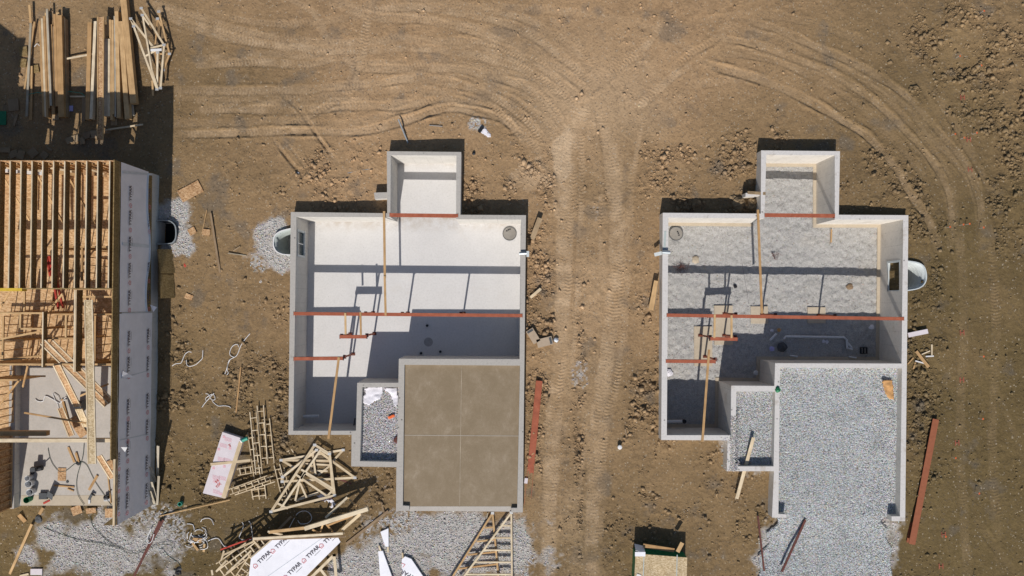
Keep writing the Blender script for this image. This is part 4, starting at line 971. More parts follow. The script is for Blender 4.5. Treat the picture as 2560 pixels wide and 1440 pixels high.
tri3('loose_flap', [P(303, 928, 3.05) + Vector((.1, 0, 0)), P(300, 944, 3.0) + Vector((.1, 0, 0)), P(334, 944, 1.8) + Vector((.12, 0, 0))], MAT['wrap'], wr2)
tri3('loose_flap', [P(297, 1118, 3.1) + Vector((.1, 0, 0)), P(309, 1117, 2.8) + Vector((.25, 0, .1)), P(303, 1130, 2.9) + Vector((.2, 0, 0))], MAT['white'], wr2)
# printed words ------------------------------------------------------
def text_mesh(name, s, size, mat, parent, mat4):
    c = bpy.data.curves.new(name, 'FONT'); c.body = s; c.size = size; c.align_x = 'CENTER'; c.align_y = 'CENTER'; c.resolution_u = 2; c.offset = size * .022; c.extrude = .003
    o = bpy.data.objects.new(name, c); COL.objects.link(o); bpy.context.view_layer.update()
    me = bpy.data.meshes.new_from_object(o.evaluated_get(bpy.context.evaluated_depsgraph_get())); bpy.data.objects.remove(o)
    me.transform(mat4); org = mat4.translation.copy(); me.transform(Matrix.Translation(-org)); me.materials.clear(); me.materials.append(mat)
    return link(bpy.data.objects.new(name, me), parent, org)
def frame_mat(o, right, up):
    r = Vector(right).normalized(); u = Vector(up).normalized(); u = (u - r * u.dot(r)).normalized(); n = r.cross(u)
    return Matrix(((r.x, u.x, n.x, o[0]), (r.y, u.y, n.y, o[1]), (r.z, u.z, n.z, o[2]), (0, 0, 0, 1)))
def logo_word(c, right, up, size, parent, full=True, sub=True):
    """small house outline mark, then the word, as printed on the wrap"""
    c = Vector(c); r = Vector(right).normalized(); u = Vector(up).normalized(); nrm = r.cross(u) * .004
    text_mesh('printed_word', 'TYPAR', size, MAT['ink'], parent, frame_mat(c + nrm + r * size * .28, right, up))
    q = c - r * size * 2.05; s = size * .40
    prof = [(-.8, -.9), (.8, -.9), (.95, .25), (0, 1.05), (-.95, .25), (-.8, -.9)]; mb = MB()
    for a, b in zip(prof[:-1], prof[1:]):
        mb.board(q + r * a[0] * s + u * a[1] * s + nrm * 2, q + r * b[0] * s + u * b[1] * s + nrm * 2, size * .10, .005, up=r.cross(u))
    mb.board(q - r * .3 * s - u * .35 * s + nrm * 2, q + r * .35 * s - u * .35 * s + nrm * 2, size * .10, .005, up=r.cross(u))
    mb.build('printed_mark', MAT['pink_ink'], parent)
    if sub: board('printed_line', MAT['dark_grey'], c + r * size * .0 - u * size * .75 + nrm * 2, c + r * size * 1.5 - u * size * .75 + nrm * 2, size * .05, .004, parent, up=r.cross(u))
rows = [(320, 3.0, (487, 548, 614, 680, 748)), (367, .9, (492, 553, 677, 747)), (319, 3, (850, 915, 1020, 1076, 1125, 1195, 1255)), (366, .9, (843, 912, 1005, 1070, 1160, 1230))]
zA = 40 + HX * F / (1280 - 320); zB = 40 + HX * F / (1280 - 368)
for rx, _, ys_ in rows:
    z = zA if rx < 340 else zB
    for py in ys_:
        q = Vector((HX + .085, P(1280, py, z).y, z)); logo_word(q, (0, 1, 0), (0, 0, 1), .28, wr if py < 780 else wr2)
for py in (1150, 1205, 1262):
    z = 40 + HX * F / (1280 - 299); q = Vector((HX + .085, P(1280, py, z).y, z)); logo_word(q, (0, 1, 0), (0, 0, 1), .23, wr2, sub=False)
# floors ---------------------------------------------------------------
FZ = .30
YB = px_y(914, FZ)
prism('subfloor', [(WL, YB), (HX - .15, YB), (HX - .15, HN - .15), (WL, HN - .15)], FZ - .3, FZ, MAT['osb_floor'], hz)
gx0_ = px_x(56, -.15)
prism('garage_slab', [(gx0_, HS + .05), (HX - .27, HS + .05), (HX - .27, YB - .02), (gx0_, YB - .02)], -.5, -.15, MAT['slab_grey'], hz)
ap = MB(); ap.box(gx0_ + .1, HX - .3, HS + .06, HS + .62, -.149, -.143); ap.build('apron', MAT['footing'], hz)
m = MB(); m.box(gx0_ - .35, gx0_, HS, YB, -1.3, .30); m.build('stem_wall', MAT['wall_grey'], hz)
prism('subfloor', [(WL, HS + 1.5), (gx0_ - .36, HS + 1.5), (gx0_ - .36, YB - .03), (WL, YB - .03)], FZ - .3, FZ - .01, MAT['osb_floor'], hz)
# stud walls -------------------------------------------------------------
def stud_wall(a, b, z0, z1, sp=.41, mat='lumber', name='stud_wall', wd=.09, skip=None, noggin=False):
    a = Vector((a[0], a[1], 0)); b = Vector((b[0], b[1], 0)); d = (b - a).normalized(); L = (b - a).length
    up = Vector((0, 0, 1)); m = MB()
    m.board(a + up * z1, b + up * z1, wd, .04); m.board(a + up * (z1 - .042), b + up * (z1 - .042), wd - .004, .04); mb_ = MB(); mb_.board(a + up * (z0 + .04), b + up * (z0 + .04), wd, .04)
    if noggin: m.board(a + up * ((z0 + z1) / 2), b + up * ((z0 + z1) / 2), wd - .01, .04)
    w = m.build(name, MAT[mat], hz); mb_.build('sole_plate', MAT[mat], w)
    s = .04
    while s < L:
        q = a + d * s; 
        if not (skip and skip[0] < s < skip[1]):
            mm = MB(); h = d * .02; n = Vector((-d.y, d.x, 0)) * (wd / 2 - .003)
            mm.hexa([q - h - n + up * (z0 + .041), q + h - n + up * (z0 + .041), q + h + n + up * (z0 + .041), q - h + n + up * (z0 + .041),
                     q - h - n + up * (z1 - .083), q + h - n + up * (z1 - .083), q + h + n + up * (z1 - .083), q - h + n + up * (z1 - .083)])
            mm.build('stud', MAT[mat], w)
        s += sp
    return w
# north wall, seen from inside, with window openings letting sun through
nw0 = px_x(-120, ZT)
m = MB()
ops = [(px_x(40, .9), px_x(58, .9)), (px_x(110, .9), px_x(128, .9)), (px_x(172, .9), px_x(193, .9)), (px_x(262, .9), px_x(275, .9))]
xx = WL
for o0, o1 in ops:
    m.box(xx, o0, HN - .03, HN, -.015, ZT); m.box(o0, o1, HN - .03, HN, -.015, .75); m.box(o0, o1, HN - .03, HN, 2.35, ZT); xx = o1
m.box(xx, HX - .035, HN - .03, HN, -.015, ZT); m.build('sheathed_wall', MAT['osb'], hz)
m = MB(); m.box(WL, HX - .1, HN - .07, HN - .035, ZT + .05, ZR); m.build('rim_board', MAT['osb'], hz)
m = MB(); m.box(WL, HX - .2, HN - .25, HN - .02, -1.6, -.02); m.build('foundation_wall', MAT['wall_grey'], hz)
stud_wall((px_x(-60, ZT), HN - .085), (HX - .2, HN - .085), FZ, ZT, .44)
# window headers and boards stacked behind the north wall
for i, (a, b) in enumerate(((10, 110), (120, 200), (208, 268))):
    plank(a, 424 + i * 3, b, 432 + i * 2, 1.9, 1.2, .28, .04, ('white', 'lumber', 'osb')[i], '', name='spare_sheet', parent=hz)
    plank(a + 6, 420, b - 8, 427 + i * 4, 2.2, 1.6, .10, .04, 'pale_lumber', '', name='spare_board', parent=hz)
# upper floor joists
YJ = px_y(720, ZR)
jx = [20, 47.5, 75, 101.8, 129, 157, 185, 212, 240, 270]
jx = [20 - 27.5 * k for k in range(8, 0, -1)] + jx
for px in jx:
    x = px_x(px, ZR); m = MB(); m.box(x - .03, x + .03, YJ, HN - .075, ZR - .04, ZR)
    j = m.build('joist', MAT['pale_lumber'], hz)
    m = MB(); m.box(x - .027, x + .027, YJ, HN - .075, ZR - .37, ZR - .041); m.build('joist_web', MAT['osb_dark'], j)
    m = MB(); m.box(x - .03, x + .03, YJ, HN - .075, ZR - .41, ZR - .371); m.build('joist_flange', MAT['osb_dark'], j)  # dark flange widens the painted shade of the joist side
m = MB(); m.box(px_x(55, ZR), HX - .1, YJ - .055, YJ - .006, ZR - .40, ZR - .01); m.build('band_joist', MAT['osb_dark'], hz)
m = MB(); m.box(px_x(185, ZR), HX - .1, YJ - .10, YJ - .058, ZR - .06, ZR + .005); m.build('band_flange', MAT['lumber'], hz)
m = MB(); m.box(px_x(-100, ZR), px_x(55, ZR), YJ - .16, YJ - .006, ZR - .35, ZR + .01); m.build('beam_end', MAT['yellow'], hz)
# big square beams and joists in the middle part
def iboard(px0, py0, z0, px1, py1, z1, w=.42, name='i_joist', mat='osb', fl='pale_lumber'):
    a, b = P(px0, py0, z0), P(px1, py1, z1); o = board(name, MAT[mat], a - Vector((0, 0, .03)), b - Vector((0, 0, .03)), w - .10, .012, hz)
    d = (b - a).normalized(); s = d.cross(Vector((0, 0, 1))).normalized()
    for k in (-1, 1): board('flange', MAT[fl], a + s * k * (w / 2 - .03), b + s * k * (w / 2 - .03), .058, .062, o)
    return o
iboard(220.5, 750, 3.9, 229.5, 1160, 3.9, .44, 'loose_i_joist', 'osb_pale')
iboard(106, 855, 3.25, 266, 1013, 2.7, .36); iboard(126, 856, 3.2, 277, 1005, 2.75, .36)
iboard(141, 913, 3.2, 193, 1017, 1.8, .40); iboard(196, 1022, 1.75, 216, 1068, 1.1, .40, mat='osb_pale')
iboard(178, 1090, 0.35, 150, 1020, 0.5, .36); iboard(246, 1140, .9, 281, 1196, .3, .36)
def vjoist(px, py0, py1, z1, z0, name='deep_joist'):
    x = px_x(px, z1); y0, y1 = px_y(py1, z1), px_y(py0, z1); m = MB(); m.box(x - .03, x + .03, y0, y1, z1 - .04, z1); j = m.build(name, MAT['pale_lumber'], hz)
    m = MB(); m.box(x - .01, x + .01, y0, y1, z0, z1 - .041); m.build('joist_web', MAT['osb_dark'], j)
vjoist(107.5, 780, 918, 3.3, 2.95); vjoist(186.5, 722, 930, 3.5, 2.9); vjoist(189.5, 722, 930, 3.48, 2.9)
def topwall(x0, x1, py, zt=3.1, sp=.41, nog=False, **k): return stud_wall((px_x(x0, zt), px_y(py, zt)), (px_x(x1, zt), px_y(py, zt)), FZ, zt, sp, noggin=nog, **k)
topwall(-60, 108, 783); topwall(139, 284, 786); topwall(206, 284, 742, 3.15, .3); topwall(-60, 283, 911, 3.1, .41)
topwall(118, 272, 617, 2.95, .62)
stud_wall((px_x(203, 2.95), px_y(702, 2.95)), (px_x(203, 2.95), px_y(620, 2.95)), FZ, 2.95, .41); stud_wall((px_x(51, 3.1), px_y(820, 3.1)), (px_x(51, 3.1), px_y(785, 3.1)), 2.2, 3.1, .41, wd=.088)
topwall(52, 106, 822, 3.1, .3); topwall(-40, 55, 950, 2.3, .35); topwall(108, 190, 846, 3.0, .4); topwall(-40, 60, 850, 2.0, .5)
stud_wall((px_x(165, 3.0), px_y(845, 3.0)), (px_x(165, 3.0), px_y(788, 3.0)), FZ, 3.0, .41)
stud_wall((px_x(60, 2.7), px_y(778, 2.7)), (px_x(60, 2.7), px_y(730, 2.7)), FZ, 2.7, .5)
stud_wall((px_x(238, 3.0), px_y(905, 3.0)), (px_x(238, 3.0), px_y(790, 3.0)), FZ, 3.0, .41)
stud_wall((px_x(8, 2.6), px_y(900, 2.6)), (px_x(8, 2.6), px_y(790, 2.6)), FZ, 2.6, .45)
# slanting braces
for a in ((8, 443, 2.6, 73, 552, .9), (88, 430, 2.6, 157, 556, .9), (168, 438, 2.6, 237, 560, .9), (0, 770, 2.4, 27, 724, 3.0), (68, 915, 3.1, 56, 968, 1.6), (0, 848, 2.9, 105, 828, 2.95), (28, 800, 3.0, 45, 783, 3.1),
          (155, 735, 2.9, 120, 778, 1.0), (0, 1010, 2.0, 46, 952, 3.0), (270, 960, 2.6, 200, 990, 1.9), (60, 1032, 2.6, 215, 1058, 2.2), (0, 900, 2.8, 100, 890, 2.9)):
    plank(a[0], a[1], a[3], a[4], a[2], a[5], .09, .04, 'lumber', '', name='brace', parent=hz)
# beam over the garage front bay
m = MB(); zb = 3.3; m.box(px_x(-60, zb), HX - .13, px_y(1106, zb), px_y(1097, zb), zb - .30, zb); m.build('garage_beam', MAT['pale_lumber'], hz)
m = MB(); zb = 3.0; m.box(px_x(-60, zb), px_x(120, zb), px_y(1090, zb), px_y(1078, zb), zb - .30, zb); m.build('garage_beam', MAT['lumber'], hz)
# garage west wall: studs over the stem wall, seen from inside
xw = gx0_ - .10
m = MB(); m.box(xw - .17, xw - .12, HS, px_y(1090, 3.2), .3, 3.4); m.build('sheathed_wall', MAT['osb'], hz)
stud_wall((xw - .06, HS + .05), (xw - .06, px_y(1100, 3.0)), .3, 3.3, .41, 'lumber', wd=.11)
xw2 = px_x(62, .3)
stud_wall((xw - .03, px_y(1080, 3.2)), (xw - .03, px_y(918, 3.2)), .3, 3.1, .41, 'lumber', wd=.10)
m = MB(); m.box(WL, xw - .17, HS + .02, HS + .05, -.3, 3.3); m.build('sheathed_wall', MAT['osb_pale'], hz)
# taller gable end of the upper floor, beyond the left edge
m = MB(); m.box(-40, -29.4, HN - .12, HN, ZR + .01, 6.2); m.build('gable_wall', MAT['osb'], hz)
m = MB(); m.hexa([(-40, HN - .12, 6.202), (-29.9, HN - .12, 6.202), (-29.9, HN, 6.202), (-40, HN, 6.202), (-40, HN - .12, 6.9), (-31, HN - .12, 6.9), (-31, HN, 6.9), (-40, HN, 6.9)]); m.build('gable_wall', MAT['osb'], hz)
# front corner sheathing flap
tri3('corner_sheet', [P(257, 1314, 2.0), P(289, 1312, 3.1), P(284, 1292, 2.6)], MAT['osb_dark'], hz, .012)
# ------------------------------------------------ things inside the house
for i, (a, b, w, l) in enumerate((((124, 640, .6), (146, 772, .5), .12, 'left long red steel prop lying under the joists'), ((131, 660, .6), (158, 770, .5), .10, 'right long red steel prop lying under the joists'), ((117, 642, .6), (126, 690, .6), .12, 'short red prop lying under the joists'))):
    tag(tube('steel_prop', [P(*a), P(*b)], w * .6, MAT['red'], None, 8), l, 'steel prop', 'red steel props on the house floor')
SZ = -.15
t = thing('floor_board', 'brown rectangular offcut lying on the house garage slab under the hose', 'board', P(155, 1186, SZ)); board('panel', MAT['osb'], P(155, 1170, SZ + .03), P(154, 1202, SZ + .03), .45, .025, t)
def hose(pts, z, r, mat, lab, cat='hose', name='hose'):
    c = catmull([np.array((x, y, 0.), float) for x, y in pts], 7); q = [P(p[0], p[1], z) for p in c]
    if -1.2 < z < -.3: q = [v + Vector((0, 0, min(.4, max(0, float(ground_z(v.x, v.y)) + r * 1.5 - v.z)))) for v in q]
    return tag(tube(name, q, r, MAT[mat], None, 6), lab, cat)
hose([(120, 1120), (125, 1145), (135, 1165), (148, 1178), (165, 1177), (180, 1165), (192, 1157), (205, 1155), (217, 1163), (228, 1185), (240, 1208), (262, 1240), (278, 1263)], SZ + .03, .014, 'hose', 'dark air hose looping across the garage slab from the stem wall to the nail gun')
hose([(210, 1108), (207, 1140), (200, 1165), (193, 1190), (191, 1215), (196, 1240), (210, 1262)], SZ + .05, .014, 'hose', 'dark cord running down the middle of the garage slab')
hose([(226, 1290), (232, 1315), (250, 1335), (272, 1355), (300, 1370), (335, 1385), (370, 1372), (400, 1362), (425, 1362), (432, 1372), (425, 1380)], -.49, .014, 'hose', 'dark cord trailing over the gravel in front of the timber house', name='cord')
hose([(110, 1318), (150, 1334), (200, 1350), (260, 1360), (300, 1372)], -.49, .016, 'hose', 'thin dark cord lying on gravel left of the house driveway', name='cord')
hose([(408, 1365), (430, 1390), (448, 1402), (456, 1415)], -.8, .013, 'hose', 'short dark cord end near the bottom edge, east of the driveway gravel', name='cord')
def bucket(px, py, lab, mat='pvc', r=.20):
    c = P(px, py, SZ); t = thing('bucket', lab, 'bucket', c, 'buckets on the slab edge')
    lathe('body', [(r * .85, 0), (r, .38), (r * .93, .38), (r * .8, .03)], c, MAT[mat], t, 20); lathe('base', [(r * .78, .031), (r * .78, .04)], c, MAT['dark_grey'], t, 20)
bucket(82, 1206, 'upper grey bucket beside the stem wall on the house slab'); bucket(85, 1227, 'lower grey bucket beside the stem wall on the house slab'); bucket(79, 1192, 'small grey bucket nearest the compressor', r=.15); bucket(77, 1246, 'dark green bucket lowest beside the stem wall', 'green', .17)
def machine(name, px, py, z, lab, cat, parts):
    c = P(px, py, z); t = thing(name, lab, cat, c)
    for (n_, mt, kind, a) in parts:
        if kind == 'b': m = MB(); m.box(c.x + a[0], c.x + a[1], c.y + a[2], c.y + a[3], z + a[4], z + a[5]); m.build(n_, MAT[mt], t)
        else: tube(n_, [c + Vector(a[0]), c + Vector(a[1])], a[2], MAT[mt], t, 12)
    return t
machine('air_compressor', 98, 1171, SZ, 'black air compressor in the shade by the stem wall', 'compressor', [('tank', 'black', 't', ((-.3, -.05, .2), (.3, .08, .2), .14)), ('motor', 'dark_grey', 'b', (-.15, .12, -.05, .15, .36, .55)), ('handle', 'black', 't', ((.3, .05, .3), (.52, .14, .42), .03)), ('wheel', 'black', 't', ((-.35, -.2, .1), (-.25, -.2, .1), .1))])
machine('nail_gun', 231, 1238, SZ, 'black and grey nail gun in the middle of the house slab', 'nail gun', [('body', 'dark_grey', 't', ((-.12, -.2, .1), (.05, .1, .12), .07)), ('magazine', 'pvc', 'b', (-.18, -.08, -.45, -.12, .02, .08)), ('grip', 'black', 't', ((0, .08, .1), (.2, .02, .1), .045))])
machine('circular_saw', 269, 1243, SZ, 'dark circular saw near the corner of the wrapped wall', 'saw', [('body', 'black', 't', ((-.1, 0, .12), (.12, .05, .12), .12)), ('base_plate', 'plate', 'b', (-.2, .15, -.22, .0, .01, .03)), ('handle', 'black', 't', ((0, .1, .22), (.2, .2, .2), .035))])
t = thing('toolbox', 'open grey toolbox with a red edge at the slab front', 'toolbox', P(116, 1243, SZ))
m = MB(); q = P(112, 1240, SZ); m.box(q.x - .25, q.x + .2, q.y - .15, q.y + .2, SZ + .01, SZ + .14); m.build('box', MAT['dark_grey'], t); board('lid', MAT['dark_grey'], P(123, 1246, SZ + .15), P(126, 1232, SZ + .45), .35, .03, t); board('red_edge', MAT['red'], P(108, 1259, SZ + .03), P(124, 1251, SZ + .03), .10, .03, t)
blob('cord_coil', 196, 1157, SZ, .14, MAT['black'], 'small black coil on the slab where the hoses cross', 'coil', .6)
blob('tape_roll', 169, 1204, SZ, .08, MAT['dark_grey'], 'small dark roll beside the brown offcut on the slab', 'roll', .6)
for i, a in enumerate(((170, 1118, 186, 1156, .12, 'lumber', 'thin board pointing at the hose crossing on the slab'), (135, 1214, 185, 1218, .08, 'lumber', 'dark-edged board lying across the slab below the brown offcut'), (168, 1222, 184, 1228, .05, 'lumber', 'small stick below the dark-edged board'), (243, 1189, 222, 1225, .13, 'lumber', 'pale board slanting down towards the nail gun'),
                       (266, 1160, 277, 1258, .06, 'lumber', 'thin lath running down beside the wrapped wall on the slab'), (189, 1132, 196, 1156, .12, 'lumber', 'short block of wood above the small black coil'), (155, 998, 172, 1062, .12, 'lumber', 'pale plank among the white straps inside the garage'), (180, 1045, 210, 1090, .5, 'osb', 'brown sheet lying on the slab under the loose joists'), (272, 1152, 282, 1176, .4, 'osb', 'brown sheet leaning near the wrapped wall corner'))):
    plank(a[0], a[1], a[2], a[3], SZ + .05 + i * .004, SZ + .05 + i * .004, a[4], .04, a[5], a[6], 'board', 'boards lying on the house garage slab', name='loose_board')
hose([(88, 998), (95, 1003), (108, 1003), (113, 990), (128, 996), (140, 1003), (150, 1008), (158, 1000), (168, 988)], SZ + .04, .025, 'white', 'white packing strap on the house slab, upper loop', 'strap', 'packing_strap')
hose([(132, 985), (138, 1000), (145, 1012), (148, 1025), (158, 1032)], SZ + .04, .022, 'white', 'white packing strap on the house slab, lower tail', 'strap', 'packing_strap')
hose([(134, 984), (146, 992), (152, 1004), (170, 996)], SZ + .06, .022, 'white', 'white packing strap on the house slab, middle strand', 'strap', 'packing_strap')
machine('spool', 203, 1012, SZ, 'black cable spool half hidden under the loose joist', 'spool', [('drum', 'black', 't', ((-.1, 0, .3), (.3, 0, .3), .28)), ('rim', 'dark_grey', 't', ((.31, 0, .3), (.34, 0, .3), .3))])
# steps and blocks at the slab front
for i, (x, y, w, a, l) in enumerate(((191, 1276, .48, .35, 'brown square sheet offcut left of the driveway joint'), (227, 1277, .3, 0.1, 'brown narrow sheet offcut in the middle of the slab edge'), (275, 1283, .5, 0, 'brown sheet offcut by the foot of the wrapped wall'))):
    c = P(x, y, -.40); d = Vector((math.cos(a), math.sin(a), 0)) * .28; tag(board('sheet_offcut', MAT['osb'], c - d, c + d, w, .02), l, 'board', 'brown sheet offcuts along the slab edge')
plank(107, 1270, 98, 1286, -.3, -.3, .16, .04, 'lumber', 'short board standing at the left end of the slab edge', 'board')
plank(48, 1287, 64, 1304, -.4, -.5, .22, .04, 'lumber', 'short board on the dirt below the stud wall', 'board')
plank(85, 1308, 30, 1432, -.5, -.7, .14, .04, 'lumber', 'long pale plank lying beside the house driveway gravel', 'plank'); blob('wire_mesh_scrap', 96, 1297, -.5, .22, MAT['dark_grey'], 'dark bundle of wire mesh at the top of the long plank', 'wire mesh', .4)
tag(board('paper_strip', MAT['white'], P(0, 1441, -.8), P(30, 1431, -.75), .06, .01), 'white strip at the very bottom left corner', 'strip')
plank(76, 1430, 105, 1430, -.45, -.45, .34, .06, 'board_white', 'pale thick board at the bottom edge of the house driveway', 'board'); plank(50, 1440, 72, 1435, -.5, -.5, .12, .05, 'pale_lumber', 'narrow board end at the bottom edge beside the pale thick board', 'board')
def rebar(px0, py0, px1, py1, z, lab, w=.1, mat='rust', z1=None):
    return tag(board('steel_angle', MAT[mat], P(px0, py0, z), P(px1, py1, z if z1 is None else z1), w, .06), lab, 'steel angle', 'rusty steel angles lying on gravel')
rebar(400, 1303, 335, 1440, -.45, 'left of two dark red steel bars on the house driveway gravel', .12); rebar(408, 1300, 345, 1418, -.40, 'right of two dark red steel bars on the house driveway gravel', .10)
rebar(1895, 1290, 1911, 1428, -.5, 'thin rusty steel bar at the left edge of the right driveway', .09); rebar(2014, 1300, 1955, 1430, -.38, 'thick dark rusty steel bar on the right driveway gravel', .12, z1=-.35)
hose([(378, 1322), (368, 1345), (371, 1358), (380, 1353), (385, 1335)], -.42, .03, 'white', 'white strap loop over the rusty bars on the driveway', 'strap', 'packing_strap')
# boards leaning outside the wrapped wall
for i, a in enumerate(((395, 1115, .3, 393, 1190, -.5, .14, 'tallest grey board standing by the wrapped wall'), (376, 1168, .3, 388, 1205, -.4, .16, 'upper leaning board by the wrapped wall foot'), (378, 1205, .3, 389, 1245, -.5, .15, 'middle leaning board by the wrapped wall foot'), (375, 1228, .2, 386, 1260, -.5, .14, 'lowest leaning board by the wrapped wall foot'), (397, 1190, -.2, 393, 1262, -.6, .14, 'outer board lying along the foot of the wrapped wall'))):
    plank(a[0], a[1], a[3], a[4], a[2], a[5], a[6], .04, 'grey_lumber', a[7], 'board', 'boards leaning on the wrapped wall', name='leaning_board')
for i, (y0, y1, l) in enumerate(((623, 683, 'upper brown sheet leaning against the side of the timber house'), (686, 745, 'lower brown sheet leaning against the side of the timber house'))):
    t = thing('leaning_sheet', l, 'sheet', P(420, (y0 + y1) / 2, -.85), 'sheets leaning on the timber house')
    a, b = P(399 + i * 3, (y0 + y1) / 2, .05), P(434 + i * 2, (y0 + y1) / 2, -.8)
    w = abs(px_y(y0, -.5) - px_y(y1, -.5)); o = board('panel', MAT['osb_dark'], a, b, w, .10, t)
# ---------------------------------------------- offcuts between the houses
OG = 'brown sheet offcuts on the dirt between the houses'
for i, (x, y, L, w, ang, z, l) in enumerate(((476, 478, 1.35, .72, 28, -.75, 'largest brown sheet offcut, above the steel window well gravel'), (481, 578, .38, .42, -62, -.78, 'small square brown offcut on the gravel edge by the steel window well'), (517, 581, .36, .44, 83, -.78, 'small square brown offcut beside the leaning thin stick'), (473, 742, .44, .30, -22, -.82, 'small brown offcut alone on the dirt below the leaning sheets'))):
    c = P(x, y, z); d = Vector((math.cos(math.radians(ang)), math.sin(math.radians(ang)), 0)) * L / 2; tag(board('sheet_offcut', MAT['osb'], *lift(c - d, c + d, .04), w, .04), l, 'board', OG)
plank(526, 533, 550, 682, -.62, -.74, .11, .05, 'old_lumber', 'long thin brown stick lying between the two window wells', 'plank'); plank(518, 525, 506, 583, -.76, -.78, .035, .03, 'lumber', 'thin lath left of the long brown stick', 'lath')
plank(570, 633, 616, 639, -.72, -.75, .05, .04, 'grey_lumber', 'grey stick lying flat near the middle of the left yard', 'stick'); plank(583, 627, 600, 616, -.74, -.72, .07, .04, 'old_lumber', 'short brown stick just above the grey stick', 'stick')
plank(603, 917, 591, 1031, -.7, -.76, .075, .04, 'lumber', 'long thin upright lath on the dirt left of the white-floored basement', 'lath')
for i, (x, y, l) in enumerate(((652, 704, 'grey crushed can on the dirt below the plastic well'), (672, 697, 'dark crushed can on the dirt below the plastic well'), (463, 664, 'small red and white crushed drinks carton on dirt'))):
    blob('crushed_can', x, y, -.85, .17, MAT[('pvc', 'dark_grey', 'red')[i]], l, 'can', .3, i)
SG = 'white packing straps strewn over the dirt'
for pts, l in (([(430, 915), (440, 909), (452, 908), (457, 898), (463, 885), (472, 879), (479, 881)], 'white strap by the house shadow, S-shaped left half'), ([(466, 900), (467, 912), (475, 916), (490, 911), (500, 902), (506, 895), (507, 876)], 'white strap by the house shadow, hooked right half'),
               ([(625, 834), (612, 849), (602, 865), (594, 885), (588, 892), (576, 898), (571, 905), (566, 925), (562, 935)], 'long white strap running down left of the basement wall'), ([(597, 868), (594, 861), (584, 863), (577, 872), (574, 884), (578, 890), (586, 893)], 'round loop of white strap at the middle of the long strap'), ([(575, 900), (569, 912), (568, 925), (571, 932), (566, 938)], 'lower tail of white strap under the loop'),
               ([(535, 983), (528, 990), (519, 1000), (512, 1008), (505, 1018)], 'white strap tangle on the left yard, left tail'), ([(514, 984), (520, 985), (524, 992), (530, 1000), (538, 998), (534, 986), (524, 988), (514, 996), (516, 1002)], 'white strap tangle on the left yard, knotted centre'), ([(531, 1003), (538, 1010), (547, 1015), (560, 1014), (573, 1016), (577, 1020)], 'white strap tangle on the left yard, right tail'),
               ([(605, 1305), (609, 1315), (601, 1335), (598, 1345), (610, 1350), (633, 1348)], 'white strap left of the big lumber pile, angular piece'), ([(622, 1303), (627, 1310), (630, 1330), (632, 1345)], 'white strap left of the big lumber pile, straight piece'),
               ([(720, 1325), (738, 1292), (748, 1280), (765, 1276), (778, 1285), (780, 1297), (770, 1307), (752, 1309), (745, 1300)], 'grey-white cable loop in the black shadow of the lumber pile')):
    o = hose(pts, -.74, .020, 'white', l, 'strap', 'packing_strap'); o['group'] = SG
rs = np.random.default_rng(3)
t = thing('strap_heap', 'tangled heap of white packing straps around wooden blocks near the bottom', 'strap heap', P(505, 1345, -.85))
for k in range(13):
    cx, cy = 500 + rs.normal() * 9, 1345 + rs.normal() * 14; r1 = 8 + rs.random() * 12; a0 = rs.random() * 6; z = -.78 + rs.random() * .25
    tube('strap', [P(cx + r1 * math.cos(a0 + q * .5) * (1 + .2 * math.sin(q)), cy + r1 * .8 * math.sin(a0 + q * .5), z + .04 * math.sin(q * 1.3)) for q in range(4 + int(rs.random() * 8))], .022, MAT['white'], t, 5)
for a in ((480, 1352, 503, 1354), (481, 1358, 495, 1376), (511, 1360, 509, 1380), (482, 1347, 505, 1349)): plank(*a, -.6, -.62, .12, .05, 'lumber', '', name='block', parent=t)
hose([(468, 1309), (483, 1311), (487, 1325)], -.75, .025, 'white', 'thin white strap end above the strap heap', 'strap', 'packing_strap')
hose([(520, 1352), (540, 1345), (550, 1350), (560, 1365), (580, 1368)], -.75, .025, 'white', 'white strap joining the strap heap to the lumber pile', 'strap', 'packing_strap')
# teal pipe pieces
t = thing('teal_pipe', 'short teal plastic pipe standing in a concrete lump, lower left yard', 'pipe', P(456, 1258, -.85)); lathe('pipe', [(.12, 0), (.12, .30), (.09, .30), (.09, .05)], P(455, 1257, -.8), MAT['teal'], t, 16); lathe('inner', [(.088, 0), (.088, .06)], P(455, 1257, -.8), MAT['black'], t, 12); m = MB(); q = P(463, 1266, -.9); m.box(q.x - .2, q.x + .18, q.y - .14, q.y + .12, -.9, -.74); m.build('base_block', MAT['old_lumber'], t)
# ================================================================ insulated panel bundle
t = thing('sheet_bundle', 'white wrapped sheet bundle with red printing lying tilted on the dirt', 'bundle', P(558, 1160, -.85))
pz = -.42
q4 = [(556, 1080), (608, 1097), (562, 1246), (507, 1233)]
def slab4(name, pts, z, th, mat, parent): v = [P(x, y, z) for x, y in pts]; return mk(name, [p - Vector((0, 0, th)) for p in v] + v, [(0, 1, 2, 3), (7, 6, 5, 4)] + [(i, i + 4, (i + 1) % 4 + 4, (i + 1) % 4) for i in range(4)], mat, parent)
slab4('wrapping', q4, pz, .34, MAT['board_white'], t)
slab4('wooden_edge', [(597, 1104), (607, 1104), (564, 1246), (553, 1243)], pz + .012, .05, MAT['pale_lumber'], t)
def flat_text(s, px, py, z, size, ang, mat, parent, name='printed_word'):
    a = math.radians(ang); return text_mesh(name, s, size, mat, parent, frame_mat(P(px, py, z), (math.cos(a), math.sin(a), 0), (-math.sin(a), math.cos(a), 0)))
for x, y in ((547, 1123), (575, 1121), (534, 1170), (561, 1166), (552, 1235), (560, 1092)): 
    q = P(x, y, pz + .004); m = MB(); m.box(q.x - .07, q.x + .07, q.y - .07, q.y + .07, q.z - .003, q.z + .002); m.build('red_stamp', MAT['pale_pink'], t)
